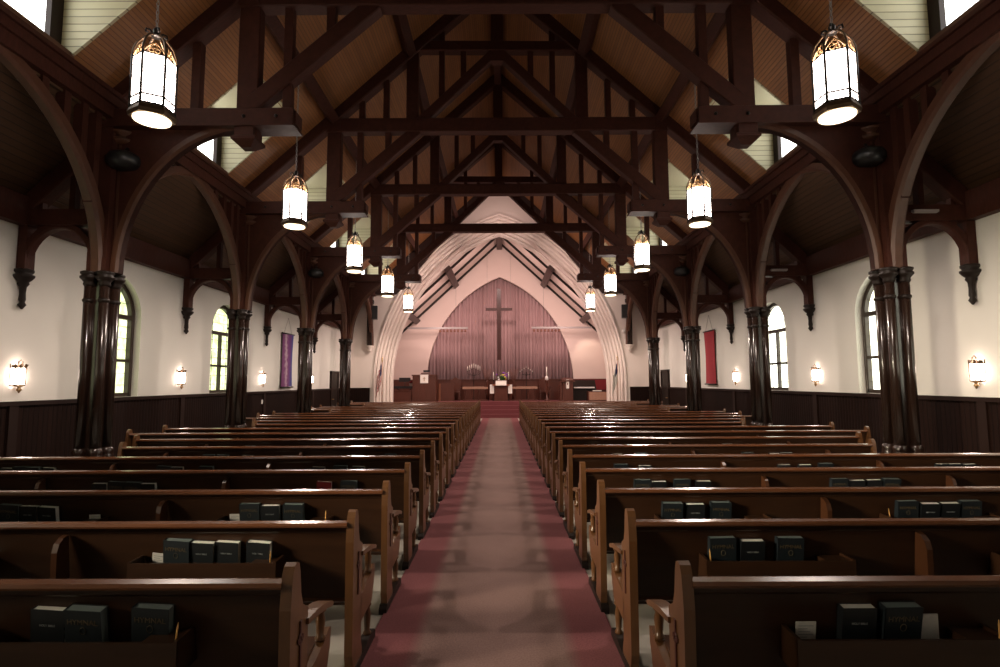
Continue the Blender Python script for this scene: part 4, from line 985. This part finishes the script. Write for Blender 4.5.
for sd, nm in ((-1, 'left'), (1, 'right')):
    us = sd < 0
    t = thing('flag_on_pole', 'striped red, white and blue flag on a pole, left of chancel arch' if us else 'white flag with dark blue corner on a pole, right of chancel arch', 'flag', (sd * 4.9, 22.95, 0))
    b = MB(); b.lathe([(.14, 0), (.14, .03), (.05, .08), (.03, .12)], n=14); b.build('base', M['brass'], t)
    b = MB(); b.lathe([(.014, .1), (.014, 2.5)], n=8); b.build('pole', M['chwood2'], t)
    b = MB(); b.lathe([(.01, 2.5), (.03, 2.53), (.015, 2.58), (.03, 2.63), (.004, 2.72)], n=8); b.build('finial', M['brass'], t)
    # cloth hanging in folds: u along fly, v along hoist
    nu, nv = 26, 16; vs = []; uv = []
    for i in range(nu + 1):
        for j in range(nv + 1):
            u, v = i / nu, j / nv
            x = sd * -.0 + (.02 + .24 * u * (1 - .35 * v)) * (-1 if us else -1) * 1; fold = .05 * sin(u * 15 + v * 2) * u ** .5
            z = 2.42 - (1 - v) * .78 - u * .62 * (1 - .15 * v)
            vs.append((x + fold * .4, fold - .03, z)); uv.append((u, v))
    b = MB(); b.add(vs, [(i * (nv + 1) + j, i * (nv + 1) + j + 1, (i + 1) * (nv + 1) + j + 1, (i + 1) * (nv + 1) + j) for i in range(nu) for j in range(nv)], smooth=True)
    o = b.build('cloth', M['usflag'] if us else M['chflag'], t)
    ul = o.data.uv_layers.new(name='UVMap')
    for l in o.data.loops: ul.data[l.index].uv = uv[l.vertex_index]
    md = o.modifiers.new('thickness', 'SOLIDIFY'); md.thickness = .004

# ------------------------------------------------------------------ lights
def area(name, loc, target, w, h, power, col, spread=pi):
    l = bpy.data.lights.new(name, 'AREA'); l.shape = 'RECTANGLE'; l.size = w; l.size_y = h; l.energy = power; l.color = col; l.spread = spread
    o = bpy.data.objects.new(name, l); COL.objects.link(o); o.location = loc; d = Vector(target) - Vector(loc); o.rotation_euler = d.to_track_quat('-Z', 'Y').to_euler(); return o
def spot(name, loc, target, power, col, size=1.2, r=.1):
    l = bpy.data.lights.new(name, 'SPOT'); l.energy = power; l.color = col; l.spot_size = size; l.spot_blend = .6; l.shadow_soft_size = r
    o = bpy.data.objects.new(name, l); COL.objects.link(o); o.location = loc; d = Vector(target) - Vector(loc); o.rotation_euler = d.to_track_quat('-Z', 'Y').to_euler(); return o
PINK = (1, .72, .65)
for y in MID[1:]:
    for sd in (-1, 1): spot('lantern_downlight', (sd * XL, y, ZL - .12), (sd * XL, y, 0), 230, (1, .82, .70), radians(165), .06)
for sd in (-1, 1):
    area('chancel_lamp', (sd * 3.3, YE + .9, 4.9), (0, 28.6, 2.6), .6, .6, 70, PINK)
    area('chancel_uplight', (sd * 3.4, 27.2, 2.6), (sd * 3.0, 27.2, 9), .5, .5, 14, PINK)
spot('organ_wall_light', (4.3, 27.2, 4.2), (4.7, 28.5, 2.7), 45, (1, .8, .62), 1.3)
area('table_light', (0, YE + .9, 7.3), (0, 28.2, 1.6), .5, .5, 85, PINK)

for sd in (-1, 1): area('arch_flood', (sd * .5, 21.0, 6.7), (sd * 5.2, 23.5, 3.2), .2, .2, 62, PINK, radians(130))
area('gable_flood', (0, 20.0, 6.9), (0, 23.4, 8.4), .4, .25, 14, PINK, radians(80))
area('side_window_daylight', (-6.3, 1.2, 2.9), (4.6, 6.0, .8), 1.0, 1.2, 36, (1, .86, .64), radians(36))

# world (dim sky seen only through openings)
w = bpy.data.worlds.new('world'); scn.world = w; w.use_nodes = True
w.node_tree.nodes['Background'].inputs[0].default_value = (.6, .7, .75, 1); w.node_tree.nodes['Background'].inputs[1].default_value = .3

# ------------------------------------------------------------------ camera
cd = bpy.data.cameras.new('camera'); cam = bpy.data.objects.new('camera', cd); COL.objects.link(cam)
cam.location = (.06, 0, 1.66); cam.rotation_euler = (Matrix.Rotation(radians(.104), 3, 'Z') @ Matrix.Rotation(radians(94.99), 3, 'X') @ Matrix.Rotation(radians(-.26), 3, 'Z')).to_euler(); cd.lens = 19.8; cd.sensor_width = 36; cd.clip_start = .05; cd.clip_end = 100
scn.camera = cam
vs = scn.view_settings; vs.view_transform = 'Standard'; vs.look = 'None'; vs.gamma = 1; vs.exposure = .6; vs.use_curve_mapping = False
